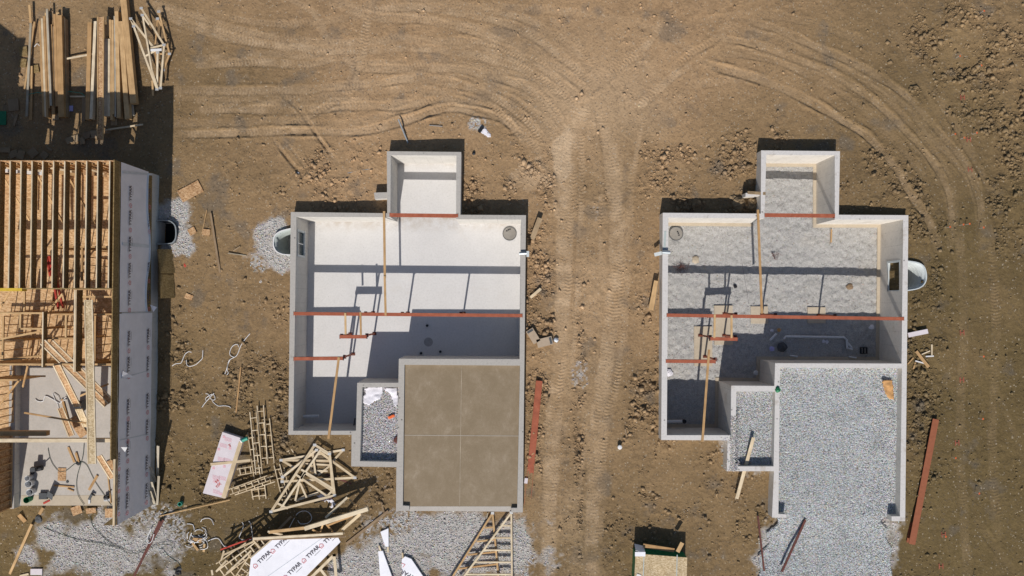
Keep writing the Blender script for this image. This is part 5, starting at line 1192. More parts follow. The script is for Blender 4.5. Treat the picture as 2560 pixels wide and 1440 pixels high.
for x, y in ((570, 1095), (558, 1110), (553, 1145), (568, 1147), (540, 1190), (556, 1192), (541, 1200), (541, 1226)):
    m = MB()
    for k in range(4): q = P(x, y + k * 2.6, pz + .004); m.board(q + Vector((-.2, .06, 0)), q + Vector((.2, -.05, 0)), .025, .004)
    m.build('red_print', MAT['pale_pink'], t)
flat_text('I=', 574, 1114, pz + .006, .22, -60, MAT['red'], t); flat_text('Z X', 545, 1207, pz + .006, .24, -50, MAT['red'], t); flat_text('D', 543, 1216, pz + .006, .2, -50, MAT['red'], t)
plank(526, 1161, 626, 1151, -.36, -.46, .15, .04, 'pale_lumber', 'pale board lying across the white sheet bundle', 'board')
t = thing('green_tube', 'green plastic tube stuck out behind the white sheet bundle', 'tube', P(609, 1099, -.6)); tube('tube', [P(605, 1101, -.42), P(619, 1095, -.42)], .11, MAT['teal'], t, 12); tube('cap', [P(602, 1102, -.40), P(604.5, 1101, -.40)], .12, MAT['white'], t, 12)
# ================================================================ ladder frames
def ladder(pts, w, nr, z0, z1, lab, mat='pale_lumber', bw=.045, bd=.09, skew=0, group='ladder-like gable frames heaped on the dirt'):
    (x0, y0), (x1, y1) = pts; a, b = P(x0, y0, z0), P(x1, y1, z1); d = (b - a).normalized(); s = d.cross(Vector((0, 0, 1))).normalized() * (w / 2)
    t = thing('ladder_frame', lab, 'ladder frame', (a + b) / 2 - Vector((0, 0, .1)), group)
    for k in (-1, 1): board('rail', MAT[mat], a + s * k, b + s * k + d * skew * k, bw, bd, t)
    L = (b - a).length
    for k in range(nr):
        c = a + d * (L * (k + .5) / nr if nr > 1 else L / 2); ss = s * (1 - bw / w / 1.0 * 1.02); board('rung', MAT[mat], c - ss, c + ss, bw, bd - .01, t)
    return t
def zz(x, y): return (440 + x / 5.12, 1000 + y / 5.12)
for a, b, w, n, z0, z1, l in (((985, 150), (1062, 950), .36, 5, -.42, -.38, 'left long ladder frame, tilted, beside the white sheet bundle'), ((1078, 70), (1130, 820), .36, 5, -.5, -.45, 'middle long ladder frame reaching highest'), ((1155, 240), (1215, 810), .36, 4, -.6, -.55, 'right long ladder frame next to the basement yard'),
                        ((955, 410), (1040, 1000), .36, 4, -.62, -.6, 'ladder frame under the left long one'), ((680, 1180), (1180, 1000), .30, 6, -.45, -.42, 'ladder frame lying nearly level, below the white bundle corner'), ((740, 1180), (1255, 1010), .34, 5, -.56, -.56, 'second nearly level ladder frame, beneath the other one'),
                        ((1290, 830), (1400, 1290), .33, 4, -.62, -.6, 'ladder frame running under the big truss'), ((1350, 870), (1440, 1290), .3, 3, -.7, -.7, 'lower ladder frame partly hidden below the big truss'), ((785, 925), (990, 890), .36, 3, -.66, -.62, 'short three-rung ladder frame beside the white bundle'), ((1000, 1110), (1030, 1270), .38, 2, -.7, -.7, 'short ladder frame, left one at the foot of the heap'),
                        ((1090, 1090), (1110, 1270), .38, 2, -.68, -.68, 'short ladder frame, right one at the foot of the heap'), ((1430, 690), (1510, 640), .26, 2, -.7, -.7, 'tiny two-rung ladder frame by itself above the big truss')):
    ladder((zz(*a), zz(*b)), w, n, z0, z1, l)
# ================================================================ trusses
def truss(lab, outline_, webs, z, mat='pale_lumber', w=.12, group='timber roof trusses heaped on the dirt', conv=zz, plates=True, zt=None, name='roof_truss', th=.04):
    pts = [conv(*p) for p in outline_[0]]
    zf = (lambda p: z) if zt is None else (lambda p: z + (zt - z) * (p[1] - min(q[1] for q in pts)) / (max(q[1] for q in pts) - min(q[1] for q in pts) + 1e-6))
    c = sum((P(*p, zf(p)) for p in pts), Vector()) / len(pts); t = thing(name, lab, 'roof truss', c - Vector((0, 0, th)), group)
    for k, (i, j) in enumerate(outline_[1]):
        a, b = P(*pts[i], zf(pts[i])), P(*pts[j], zf(pts[j])); e = (b - a).normalized() * .0
        up = Vector((0, 0, .0022 * (k % 3))); board('chord', MAT[mat], a + up - e, b + up + e, w, th, t)
    for k, (p, q) in enumerate(webs):
        p, q = conv(*p), conv(*q); up = Vector((0, 0, .006 + .0022 * (k % 3))); board('web_member', MAT[mat], P(*p, zf(p)) - up, P(*q, zf(q)) - up, w * .85, th - .004, t)
    if plates:
        for p in pts[:4]:
            q = P(*p, zf(p)); m = MB(); m.box(q.x - .09, q.x + .09, q.y - .07, q.y + .07, q.z + .003, q.z + .008); m.build('gusset_plate', MAT['plate'], t)
    return t
truss('largest pale truss on top of the heap, long point to the lower left', ([(1775, 575), (1965, 690), (2030, 1222), (1215, 1430)], [(0, 1), (1, 2), (2, 3), (3, 0)]), [((1850, 640), (1340, 1390)), ((1290, 1320), (1430, 1390)), ((1540, 960), (1930, 1230)), ((1640, 930), (2010, 1170)), ((1600, 890), (2015, 1140)), ((1965, 690), (2005, 1200)), ((1640, 930), (1600, 1010)), ((2010, 1150), (1940, 1225)), ((1850, 640), (1950, 700))], -.30, w=.13)
truss('wide pale truss below the top one, with a point to the right', ([(1360, 1045), (2290, 995), (1800, 640), (1365, 985)], [(0, 1), (1, 2), (2, 3), (3, 0)]), [((1580, 1055), (1525, 1290)), ((1585, 1060), (1670, 1250)), ((1740, 610), (1785, 960)), ((1560, 1060), (1640, 940))], -.42, w=.125)
truss('third pale truss, lower in the heap, spanning left to right at the top', ([(1345, 770), (2140, 640), (2010, 780), (1500, 860)], [(0, 1), (1, 2), (2, 0), (0, 3)]), [((1650, 715), (1640, 790)), ((1620, 815), (1985, 835)), ((1720, 905), (1940, 912)), ((1960, 850), (1815, 965)), ((1780, 700), (1720, 900))], -.56, w=.12)
truss('small pale truss edge at the foot of the heap', ([(1530, 1290), (1825, 1185), (1700, 1100)], [(0, 1)]), [((1530, 1290), (1640, 1230))], -.55, w=.12, plates=False)
def z4(x, y): return (400 + x / 4.571, 1180 + y / 4.571)
def z5(x, y): return (820 + x / 4.571, 1180 + y / 4.571)
sheet('printed_wrap_scrap', [z4(1790, 270), z4(1880, 235), z4(1940, 260), z4(2010, 370), z4(1960, 410), z4(1920, 370), z4(1830, 310)], -.6, .08, MAT['paper'], 'white wrapping scrap with dark red print between trusses', 'wrapping scrap', .05, 8)
o_ = thing('red_print_label', 'torn strip with dark red letters on the white wrapping scrap', 'label', P(*z4(1900, 305), -.45)); flat_text('ME 103', *z4(1905, 308), -.42, .22, 8, MAT['red'], o_)
# big pile with the wrapped gable panel ---------------------------------------
PZ = .25
t = thing('wrapped_gable', 'triangular gable panel covered in printed white wrap on top of the lumber pile', 'gable panel', P(*z4(1600, 950), PZ - .2))
pw = [z4(1310, 755), z4(2030, 735), z4(2062, 800), z4(1560, 1300), z4(1000, 1300), z4(1040, 985)]
v = [P(x, y, PZ) for x, y in pw]; n = len(v)
mk('wrapped_face', v + [p - Vector((0, 0, .012)) for p in v], [tuple(range(n - 1, -1, -1)), tuple(range(n, 2 * n))] + [(i, (i + 1) % n, (i + 1) % n + n, i + n) for i in range(n)], MAT['wrap'], t)
ang = 47
for x, y in ((1180, 985), (1380, 815), (1735, 925), (1525, 1115), (1935, 755)):
    a = math.radians(44); r = Vector((math.cos(a), math.sin(a), 0)); u = Vector((-math.sin(a), math.cos(a), 0)); c = P(*z4(x, y), PZ + .004)
    logo_word(c, r, u, .30, t)
board('wrap_seam', MAT['wrap_film'], P(*z4(1850, 760), PZ + .008), P(*z4(1180, 1230), PZ + .008), .03, .006, t)
m = MB()
for a, b in (((2040, 800), (1560, 1290)), ((1300, 758), (1040, 985))): m.board(P(*z4(*a), PZ - .014), P(*z4(*b), PZ - .014), .12, .09)
m.build('panel_framing', MAT['pale_lumber'], t)
PG = 'long timbers on the big lumber pile'
for a, b, za, zb_, w, th, mt, l in (((1060, 765), (2090, 705), .32, .42, .13, .12, 'pale_lumber', 'long level timber along the top of the wrapped gable panel'), ((1075, 778), (2110, 742), .26, .34, .07, .07, 'old_lumber', 'dark thin timber just under the long level timber'),
                            ((1650, 650), (2375, 425), .55, .75, .22, .22, 'pale_lumber', 'thick pale timber rising to the right above the pile'), ((1240, 690), (1660, 640), .38, .55, .16, .12, 'lumber', 'timber leading left from the thick pale timber'), ((2140, 290), (1890, 525), .1, .45, .12, .06, 'pale_lumber', 'upper left arm of the small peak at the top of the pile'), ((2145, 295), (2265, 415), .1, .0, .08, .06, 'lumber', 'short right arm of the small peak at the top of the pile'),
                            ((2290, 480), (2080, 665), .55, .3, .16, .08, 'pale_lumber', 'timber hanging down right under the thick pale timber'), ((1500, 510), (1340, 670), -.5, -.4, .13, .05, 'old_lumber', 'brown timber in the black shadow under the pile'), ((1900, 600), (1980, 690), .3, .1, .09, .05, 'lumber', 'small web timber, right one, under the thick timber'), ((1860, 600), (1830, 690), .3, .1, .09, .05, 'lumber', 'small web timber, left one, under the thick timber'), ((1740, 660), (1820, 700), .3, .2, .09, .05, 'lumber', 'small slanting web timber in the pile shadow'),
                            ((1920, 610), (2200, 500), .3, .45, .10, .05, 'lumber', 'slim timber parallel to the thick pale timber'), ((1230, 680), (1400, 720), .4, .3, .10, .05, 'pale_lumber', 'short timber end at the left of the pile top'), ((690, 890), (1040, 760), -.4, .0, .08, .06, 'red', 'dark red bar along the upper left of the pile')):
    tag(board('timber', MAT[mt], P(*z4(*a), za), P(*z4(*b), zb_), w, th), l, 'timber', PG)
# ladder-like frames at the left of the pile
for a, b, w, n, z0, z1, l in (((680, 1170), (1200, 780), .45, 9, .05, .18, 'long ladder frame under the left edge of the wrapped panel'), ((735, 1260), (1290, 800), .6, 8, -.1, .05, 'wide ladder frame below the wrapped panel'), ((900, 1230), (1080, 960), .5, 4, .12, .16, 'short ladder frame at the bottom edge beside the wrapped panel'), ((660, 1080), (1000, 840), .35, 5, -.3, -.15, 'outermost ladder frame on the left of the pile')):
    ladder((z4(*a), z4(*b)), w, n, z0, z1, l, bw=.06, group='ladder-like frames in the big lumber pile')
for a, b, l in (((720, 950), (1060, 800), 'upper long stick at the left of the pile'), ((640, 1140), (760, 1010), 'lower left stick of the pile'), ((730, 900), (700, 1010), 'short upright stick at the left corner of the pile'), ((760, 1160), (1040, 900), 'dark-gapped long stick within the frames'), ((600, 1180), (590, 1120), 'small stick end at the bottom edge left of the pile'), ((1060, 780), (1170, 900), 'stick across the gap between panel and frames')):
    tag(board('stick', MAT['pale_lumber'], P(*z4(*a), .22), P(*z4(*b), .2), .10, .05), l, 'timber', PG)
truss('truss corner sticking out under the right side of the wrapped panel', ([(1990, 950), (2020, 1300), (1650, 1280), (1990, 950)], [(0, 1), (0, 2), (1, 2)]), [((1830, 1110), (1900, 1200))], .0, conv=z4, w=.16)
# wrapped slivers on the driveway gravel
def flatpoly(name, pts, z, th, mat, parent):
    v = [P(x, y, z) for x, y in pts]; n = len(v); ar = sum(v[i].x * v[(i + 1) % n].y - v[(i + 1) % n].x * v[i].y for i in range(n))
    if ar < 0: v = v[::-1]
    return mk(name, v + [p - Vector((0, 0, th)) for p in v], [tuple(range(n)), tuple(range(2 * n - 1, n - 1, -1))] + [((i + 1) % n, i, i + n, (i + 1) % n + n) for i in range(n)], mat, parent)
for pts, stick, l, word in (([(598, 685), (690, 645), (692, 855), (655, 852)], ((684, 860), (686, 920)), 'small tapering white wrapped piece on the gravel, topmost', None), ([(573, 905), (625, 903), (750, 1250), (600, 1250)], ((580, 845), (600, 900)), 'long narrow white wrapped piece on the gravel', None),
                            ([(843, 1000), (880, 965), (952, 995), (1130, 1260), (843, 1260)], ((850, 925), (855, 1000)), 'large white wrapped triangle with printing on the gravel', 1)):
    c = P(*z5(*pts[0]), -.45); t = thing('wrapped_offcut', l, 'wrapped offcut', c, 'white wrapped gable offcuts on the gravel'); flatpoly('wrapped_face', [z5(*p) for p in pts], -.30, .10, MAT['wrap'], t); board('stick', MAT['pale_lumber'], P(*z5(*stick[0]), -.3), P(*z5(*stick[1]), -.302), .09, .08, t)
    if word: a = math.radians(180 - 28); flat_text('TYPAR', *z5(925, 1180), -.296, .34, 152, MAT['ink'], t); logo = P(*z5(858, 1062), -.29); m = MB(); m.board(logo + Vector((-.1, .1, 0)), logo + Vector((.12, .02, 0)), .03, .005); m.board(logo + Vector((.12, .02, 0)), logo + Vector((-.02, -.14, 0)), .03, .005); m.build('printed_mark', MAT['pink_ink'], t)
t = truss('right gable ladder truss leaning on the driveway gravel below the garage', ([(2095, 465), (1500, 1270), (2102, 1290)], [(0, 1), (0, 2)]), [((1985, 615), (2090, 615)), ((1885, 755), (2090, 755)), ((1780, 895), (2092, 897)), ((1675, 1033), (2094, 1034)), ((1565, 1172), (2096, 1174))], -.12, conv=z5, w=.10, zt=-.1, name='gable_truss', group='gable trusses on the driveway gravel', th=.09)
t = truss('left gable ladder truss lying under the other on the driveway gravel', ([(1880, 470), (1380, 1270), (1955, 1290)], [(0, 1), (0, 2)]), [((1790, 640), (1890, 632)), ((1700, 798), (1905, 772)), ((1600, 950), (1920, 915)), ((1490, 1108), (1935, 1055))], -.26, conv=z5, w=.10, zt=-.24, mat='lumber', name='gable_truss', group='gable trusses on the driveway gravel', th=.09)
plank(*z5(690, 445), *z5(210, 820), -.35, -.5, .14, .05, 'old_lumber', 'long brown plank slanting beside the garage corner', 'plank'); plank(*z5(612, 345), *z5(640, 460), -.4, -.35, .09, .04, 'old_lumber', 'short brown stick touching the top of the slanting plank', 'stick')
plank(*z5(1825, 470), *z5(1812, 535), -.38, -.38, .06, .04, 'grey_lumber', 'tiny grey stick on the gravel below the garage slab edge', 'stick')
tag(board('steel_strip', MAT['rust'], P(*zz(1920, 950), -.62), P(*z5(575, 250), -.6), .09, .05), 'thin dark red steel strip from the truss heap to the garage corner', 'steel strip')
plank(400, 1290, 575, 1250, -.6, -.75, .05, .05, 'lumber', 'long thin lath from the wrapped house corner to the white bundle', 'lath')
tag(tube('tall_pole', [P(415, 1090, -.84), P(510, 1172, -.8)], .035, MAT['black'], None, 6), 'long dark cable lying from the house shadow towards the white bundle', 'cable')
blob('dark_hole_bag', 448, 1425, -.85, .38, MAT['black'], 'dark heap at the bottom edge left of the strap heap', 'bag', .7)
# ================================================================ lumber stacks top left
LG = 'planks in the lumber stacks at the top left'
LUM = [  # x0,y0,x1,y1, width px, z top, thickness, material, label
 (73, 12, 77, 62, 6, -.60, .05, 'lumber', 'topmost short plank end of the leftmost loose group'), (76.5, 58, 66, 291, 5.5, -.62, .05, 'grey_lumber', 'long grey plank of the leftmost loose group'), (86, 54, 61, 223, 4.5, -.66, .05, 'lumber', 'slanting thin plank crossing the leftmost loose group'), (79, 165, 78, 254, 4.5, -.70, .05, 'lumber', 'short straight plank of the leftmost loose group'), (77, 255, 76, 300, 7, -.74, .05, 'lumber', 'wide pale plank end below the leftmost loose group'),
 (99, 52, 109, 291, 5, -.5, .3, 'lumber', 'first narrow plank of the second stack'), (104.5, 46, 114, 292, 5, -.5, .3, 'pale_lumber', 'second narrow plank of the second stack'), (110, 40, 118.5, 294, 5, -.48, .3, 'lumber', 'third narrow plank of the second stack'), (114, 32, 122, 270, 5, -.52, .25, 'lumber', 'fourth narrow plank of the second stack'),
 (117, 22, 127, 264, 5, -.38, .06, 'grey_lumber', 'grey plank on top of the second stack'), (126, 61, 133, 285, 7.5, -.56, .25, 'lumber', 'dull plank in the middle of the second stack'), (133, 66, 137, 268, 5, -.6, .2, 'old_lumber', 'low plank in the middle of the second stack'), (136, 35, 142, 265, 6, -.5, .3, 'lumber', 'plank left of the wide pair in the second stack'), (144, 31, 149, 290, 7, -.42, .06, 'lumber', 'higher plank of the second stack'), (147, 38, 153, 292, 14, -.30, .34, 'lumber', 'wide plank pair on the high part of the second stack'), (158, 45, 163, 292, 8, -.5, .3, 'old_lumber', 'darker plank painted as the shaded right side of the second stack'),  # last plank: old_lumber colour paints the shaded side face of the stack
 (224, 56, 218, 299, 10, -.5, .28, 'lumber', 'wide plank at the left of the third stack'), (238, 53, 227, 297, 7, -.5, .28, 'pale_lumber', 'narrower plank at the left of the third stack'), (210, 245, 208, 302, 9, -.72, .05, 'old_lumber', 'dark short plank at the foot of the third stack'),
 (265, 61, 266, 97, 7, -.5, .2, 'lumber', 'short plank top behind the long engineered joist'), (269, 40, 271, 90, 5, -.48, .2, 'lumber', 'short plank top with ragged end in the third stack'), (264, 97, 264, 290, 8, -.44, .34, 'pale_lumber', 'pale plank right beside the engineered joist'), (271.5, 97, 271, 290, 6, -.42, .34, 'pale_lumber', 'second pale plank beside the engineered joist'), (275, 49, 278, 300, 5, -.46, .3, 'lumber', 'narrow plank with white edge in the third stack'), (281, 50, 283, 285, 5, -.46, .3, 'lumber', 'narrow yellowish plank in the third stack'), (286, 40, 288, 292, 4, -.5, .3, 'grey_lumber', 'thin grey plank in the third stack'),
 (291, 28, 297, 294, 9, -.46, .3, 'lumber', 'wide plank left of the widest ones in the third stack'), (301, 53, 318, 297, 12, -.40, .34, 'lumber', 'wide tan plank slanting in the third stack'), (307, -12, 333, 258, 15, -.30, .34, 'lumber', 'widest reddish plank running off the top edge'), (326, 255, 330, 290, 12, -.72, .05, 'grey_lumber', 'low plank end under the widest reddish plank')]
for x0, y0, x1, y1, w, z, th, mt, l in LUM: plank(x0, y0, x1, y1, z, z - .03, w * .0232, min(th, .30), mt, l, 'plank', LG)
c0, c1 = P(251.5, 42, -.08), P(250, 349, -.12); t = thing('engineered_joist', 'long mottled engineered joist lying on top of the third lumber stack', 'joist', (c0 + c1) / 2); board('web', MAT['osb'], c0 - Vector((0, 0, .03)), c1 - Vector((0, 0, .03)), .24, .02, t)
s_ = (c1 - c0).normalized().cross(Vector((0, 0, 1))).normalized()
for k in (-1, 1): board('flange', MAT['lumber'], c0 + s_ * k * .155, c1 + s_ * k * .155, .06, .06, t)
for i, (a, l) in enumerate((((163, 147, 235, 134, -.6), 'pale slat bridging the second and third stacks'), ((174, 241, 212, 241, -.75), 'thin slat in the shade between the stacks'), ((357, 311, 262, 325, -.7), 'long pale slat at the foot of the third stack'))): plank(a[0], a[1], a[2], a[3], a[4], a[4], .09, .04, 'pale_lumber', l, 'slat', 'loose slats around the lumber stacks', name='slat')
for i, (x, y, w, h, a, l) in enumerate(((58, 128, .45, .55, 5, 'upper crumbling board left of the leftmost planks'), (57, 157, .4, .5, -5, 'lower crumbling board left of the leftmost planks'), (88, 172, .4, .45, 10, 'small tan board right of the leftmost planks'), (33, 262, .6, .7, 5, 'square sheet in the shade at the far left'), (132, 268, .3, .5, 0, 'small dark sheet in shade at the foot of the second stack'), (138, 292, .4, .4, 10, 'dark square sheet in shade below the second stack'),
                                  (174, 350, .45, .35, 25, 'leftmost grey block in the row below the third stack'), (190, 346, .38, .4, 15, 'second grey block in the row below the third stack'), (205, 352, .3, .4, 10, 'low grey block in the row below the third stack'), (217, 338, .45, .38, 15, 'third grey block in the row below the third stack'), (234, 336, .4, .45, 0, 'rightmost grey block in the row below the third stack'), (285, 305, .35, .4, 0, 'small dull block under the third stack'), (270, 328, .3, .25, 0, 'small dull block right of the engineered joist foot'),
                                  (33, 385, .5, .4, 20, 'first dim board by the house north wall'), (52, 387, .4, .5, -15, 'second dim board by the house north wall'), (82, 382, .5, .5, 40, 'third dim board, diamond-shaped, by the house north wall'), (110, 388, .4, .4, -40, 'fourth dim board by the house north wall'), (10, 375, .7, .3, 0, 'dim rounded board at the far left by the house north wall'), (38, 300, .7, .16, 75, 'dim slat leaning in the shade at far left'), (123, 372, .35, .12, -30, 'tiny pale slat in the house shadow'), (4, 295, .5, .8, 0, 'dark green sheet at the very left edge'))):
    c = P(x, y, -.80); ar = math.radians(a); d = Vector((math.cos(ar), math.sin(ar), 0)) * w / 2; tag(board('board_offcut', MAT['green' if i == 20 else ('osb_dark' if i < 3 else 'old_lumber')], *lift(c - d, c + d, .05), h, .04), l, 'board', 'offcuts around the lumber stacks')
c = P(176, 271, -.78); m = MB(); m.box(c.x - .14, c.x + .14, c.y - .16, c.y + .16, -.82, -.775); tag(m.build('lilac_tag', MAT['lilac']), 'bright lilac square tag in the shade between the lumber stacks', 'tag')
hose([(72, 236), (85, 233), (95, 231), (105, 234)], -.7, .018, 'teal', 'thin teal strap crossing the leftmost planks in the shade', 'strap', 'packing_strap'); hose([(165, 228), (185, 230), (203, 233), (212, 240)], -.7, .018, 'teal', 'thin teal strap between the second and third stacks', 'strap', 'packing_strap'); hose([(86, 117), (93, 109), (99, 115)], -.8, .02, 'white', 'tiny white strap between first and second groups of planks', 'strap', 'packing_strap')
# truss bundle at the top
def z1_(x, y): return (x / 3.428, y / 3.428)
TB = 'narrow timber trusses bundled at the top left'
truss('left narrow truss of the top bundle', ([(1120, 160), (1350, 450), (1345, 765), (1145, 225)], [(0, 1), (1, 2), (2, 3), (3, 0)]), [((1245, 480), (1335, 430))], -.38, conv=z1_, w=.11, group=TB)
truss('middle narrow truss of the top bundle, reaching highest', ([(1210, 70), (1405, 385), (1375, 755), (1220, 130)], [(0, 1), (1, 2)]), [((1290, 410), (1400, 385)), ((1220, 130), (1300, 600)), ((1300, 600), (1350, 755)), ((1225, 140), (1275, 210))], -.30, conv=z1_, w=.11, group=TB)
truss('right narrow truss of the top bundle, weathered', ([(1360, 100), (1452, 462), (1400, 600), (1350, 160)], [(0, 1), (1, 2)]), [((1350, 160), (1325, 420)), ((1355, 460), (1440, 465)), ((1350, 160), (1380, 220)), ((1325, 420), (1365, 720))], -.45, conv=z1_, w=.10, group=TB, mat='lumber')
tag(board('truss_tie', MAT['white'], P(*z1_(1290, 430), -.25), P(*z1_(1385, 425), -.25), .14, .02), 'white tie strip across the top truss bundle', 'strip'); plank(*z1_(1305, 690), *z1_(1310, 820), -.6, -.7, .10, .04, 'lumber', 'short plank under the foot of the top truss bundle', 'plank')
# ================================================================ yard items on the right and middle
t = thing('steel_beam', 'long red steel beam lying on the dirt east of the brown garage slab', 'steel beam', P(1333, 1105, -.8), 'red steel beams stored on the ground'); A, B = P(1348, 952, -.5), P(1318, 1262, -.5)
board('web', MAT['primer'], A, B, .33, .02, t)
s_ = (B - A).normalized().cross(Vector((0, 0, 1))).normalized()
for k in (-1, 1): board('flange', MAT['primer'], A + s_ * k * .175 + Vector((0, 0, .07)), B + s_ * k * .175 + Vector((0, 0, .07)), .02, .16, t)
t = thing('steel_beam', 'long brown-red steel beam lying on the dirt right of the gravel garage', 'steel beam', P(2306, 1200, -.7), 'red steel beams stored on the ground'); A, B = P(2340, 1048, -.35), P(2280, 1361, -.35); MAT['primer_dark'] = simple('primer_dark', (.29, .10, .05), .6, .12)
board('top_flange', MAT['primer_dark'], A, B, .36, .03, t); board('web', MAT['primer_dark'], A - Vector((0, 0, .03)), B - Vector((0, 0, .03)), .03, .22, t); board('bottom_flange', MAT['primer_dark'], A - Vector((0, 0, .25)), B - Vector((0, 0, .25)), .36, .03, t)
rebar(1349, 1055, 1334, 1240, -.72, 'thin rusty bar on the dirt right of the red beam', .05); plank(1311, 1200, 1319, 1201, -.55, -.55, .3, .06, 'board_white', 'white block between the garage wall and the red beam', 'block')
plank(1352, 722, 1326, 744, -.62, -.66, .16, .05, 'pale_lumber', 'short pale board beside the east wall of the white basement', 'board'); plank(1350, 545, 1330, 598, -.55, -.66, .28, .10, 'old_lumber', 'thick brown board by the north-east corner of the white basement', 'board')
def carton(px, py, L, w, ang, lab):
    c = P(px, py, -.55); a = math.radians(ang); d = Vector((math.cos(a), math.sin(a), 0)) * L / 2; t = thing('cardboard_box', lab, 'cardboard box', c - Vector((0, 0, .2)), 'flattened cardboard boxes beside the white basement')
    board('box', MAT['cardboard'], c - d, c + d, w, .2, t); board('label', MAT['dark_grey'], c + d * .92 + Vector((0, 0, .004)), c + d * .62 + Vector((0, 0, .004)), w * .8, .003, t)
MAT['cardboard'] = simple('cardboard', (.42, .33, .24), .85, .12, 3)
carton(1333, 840, .85, .45, 122, 'upper left grey-brown carton beside the white basement east wall'); carton(1362, 855, .9, .48, 14, 'lower right grey-brown carton with dark end, beside the white basement')
blob('white_cup', 1390, 850, -.7, .13, MAT['wrap_film'], 'small pale plastic cup right of the cartons', 'cup', .9)
c = P(1548, 1116, -.75); t = thing('capped_riser_pipe', 'white-capped green pipe standing up on the dirt between the foundations', 'pipe', c - Vector((0, 0, .1))); lathe('pipe', [(.1, 0), (.1, .28)], c - Vector((0, 0, .1)), MAT['teal'], t, 14); lathe('cap', [(.125, .281), (.125, .36), (.08, .38)], c - Vector((0, 0, .1)), MAT['white'], t, 14)
plank(1562, 1072, 1567, 1092, -.72, -.74, .07, .04, 'old_lumber', 'short brown stick near the capped riser pipe', 'stick')
t = thing('open_crate_board', 'pale folded board leaning at the west wall of the gravel basement', 'board', P(1634, 737, -.6)); board('face', MAT['lumber'], P(1642, 702, -.42), P(1627, 775, -.5), .30, .03, t); board('edge', MAT['old_lumber'], P(1647.5, 702, -.36), P(1635.5, 775, -.44), .05, .12, t)
plank(1884, 1094, 1842, 1247, -.1, -.45, .19, .05, 'pale_lumber', 'grey-tan plank laid over the porch box of the gravel garage', 'plank')
plank(1812, 1184 - 100, 1812, 1100, -.5, -.5, .06, .04, 'old_lumber', 'stake beside the porch box', 'stake') if False else None
plank(2271, 838, 2320, 828, -.25, -.25, .26, .06, 'board_white', 'thick white board east of the gravel basement wall', 'board')
SK = 'small sticks in the pile east of the gravel basement'
for a, w, mt, l in (((2291, 878, 2322, 918), .16, 'lumber', 'thickest stick on top of the small stick pile'), ((2324, 877, 2303, 886), .06, 'pale_lumber', 'pale stick pointing to the right upper side of the pile'), ((2328, 861, 2328, 888), .08, 'pale_lumber', 'upright pale stick right of the stick pile'), ((2313, 891, 2333, 890), .07, 'white', 'white level stick right of the stick pile'), ((2283, 894, 2269, 910), .07, 'lumber', 'slanting stick left of the stick pile'), ((2287, 902, 2309, 908), .07, 'white', 'white stick under the thickest stick'), ((2289, 904, 2283, 922), .08, 'lumber', 'lowest stick of the small pile')):
    plank(*a, -.3 if w > .1 else -.42, -.3 if w > .1 else -.42, w, .04, mt, l, 'stick', SK, name='stick')
# green-edged sheet bundle at the bottom
t = thing('sheet_bundle', 'strapped bundle of pale strand boards with green painted sides, bottom edge', 'bundle', P(1650, 1440, -.85)); bz = .10
top = [(1589, 1384), (1718, 1394), (1716, 1500), (1583, 1500)]
v = [P(x, y, bz) for x, y in top]
mk('green_side', [p - Vector((0, 0, .95)) for p in v] + [p - Vector((0, 0, .012)) for p in v], [(0, 1, 2, 3), (7, 6, 5, 4)] + [(i, i + 4, (i + 1) % 4 + 4, (i + 1) % 4) for i in range(4)], MAT['green'], t)
slab4('top_sheet', top, bz, .011, MAT['osb_pale'], t)
for x, x2 in ((1610, 1606), (1693, 1690)): board('strap', MAT['well_green'], P(x, 1387, bz + .006), P(x2, 1500, bz + .006), .05, .004, t)
board('corner_cover', MAT['wrap'], P(1600.5, 1380, bz + .02), P(1600.5, 1391, bz + .02), .58, .015, t); board('corner_cover', MAT['wrap'], P(1598, 1362, -.5), P(1601, 1379, bz), .55, .015, t)
plank(1608, 1364, 1686, 1376, -.15, -.15, .22, .04, 'lumber', 'board standing behind the green-sided sheet bundle', 'board'); plank(1706, 1357, 1694, 1380, .0, .02, .22, .05, 'lumber', 'rounded board end behind the right of the sheet bundle', 'board'); plank(1598, 1436, 1596, 1442, .13, .13, .25, .02, 'white', 'white paper label on the sheet bundle at the bottom edge', 'label')
tag(tube('metal_rod', [P(1439, 1385, -.78), P(1437, 1440, -.78)], .03, MAT['white'], None, 6), 'thin white rod on the dirt track at the bottom edge', 'rod')
tag(tube('metal_pipe', [P(996, 298, -.4), P(1020, 357, -.7)], .045, MAT['galv'], None, 8), 'shiny metal pipe leaning near the bump-out of the white basement', 'pipe'); tag(tube('metal_rod', [P(1073, 313, -.72), P(1106, 316, -.74)], .02, MAT['galv'], None, 6), 'thin grey rod on the dirt right of the shiny pipe', 'rod')
tag(tube('dark_rod', [P(1004, 183, -.8), P(926, 283, -.82)], .025, MAT['dark_grey'], None, 6), 'long thin dark rod across the tyre tracks at the top', 'rod'); tag(tube('metal_rod', [P(862, 434, -.72), P(900, 426, -.7), P(935, 421, -.72)], .02, MAT['galv'], None, 6), 'bent thin rod on the dirt left of the bump-out', 'rod')
m = MB(); m.board(P(1197, 330, -.72), P(1207, 317, -.72), .16, .12); tag(m.build('dark_block', MAT['black']), 'short dark block lying on white spilled powder', 'block')
sheet('powder_spill', [(1206, 322), (1214, 321), (1226, 335), (1228, 343), (1218, 342), (1203, 331)], -.82, .03, MAT['paper'], 'white powder spill beside the short dark block', 'powder spill', .05, 12)
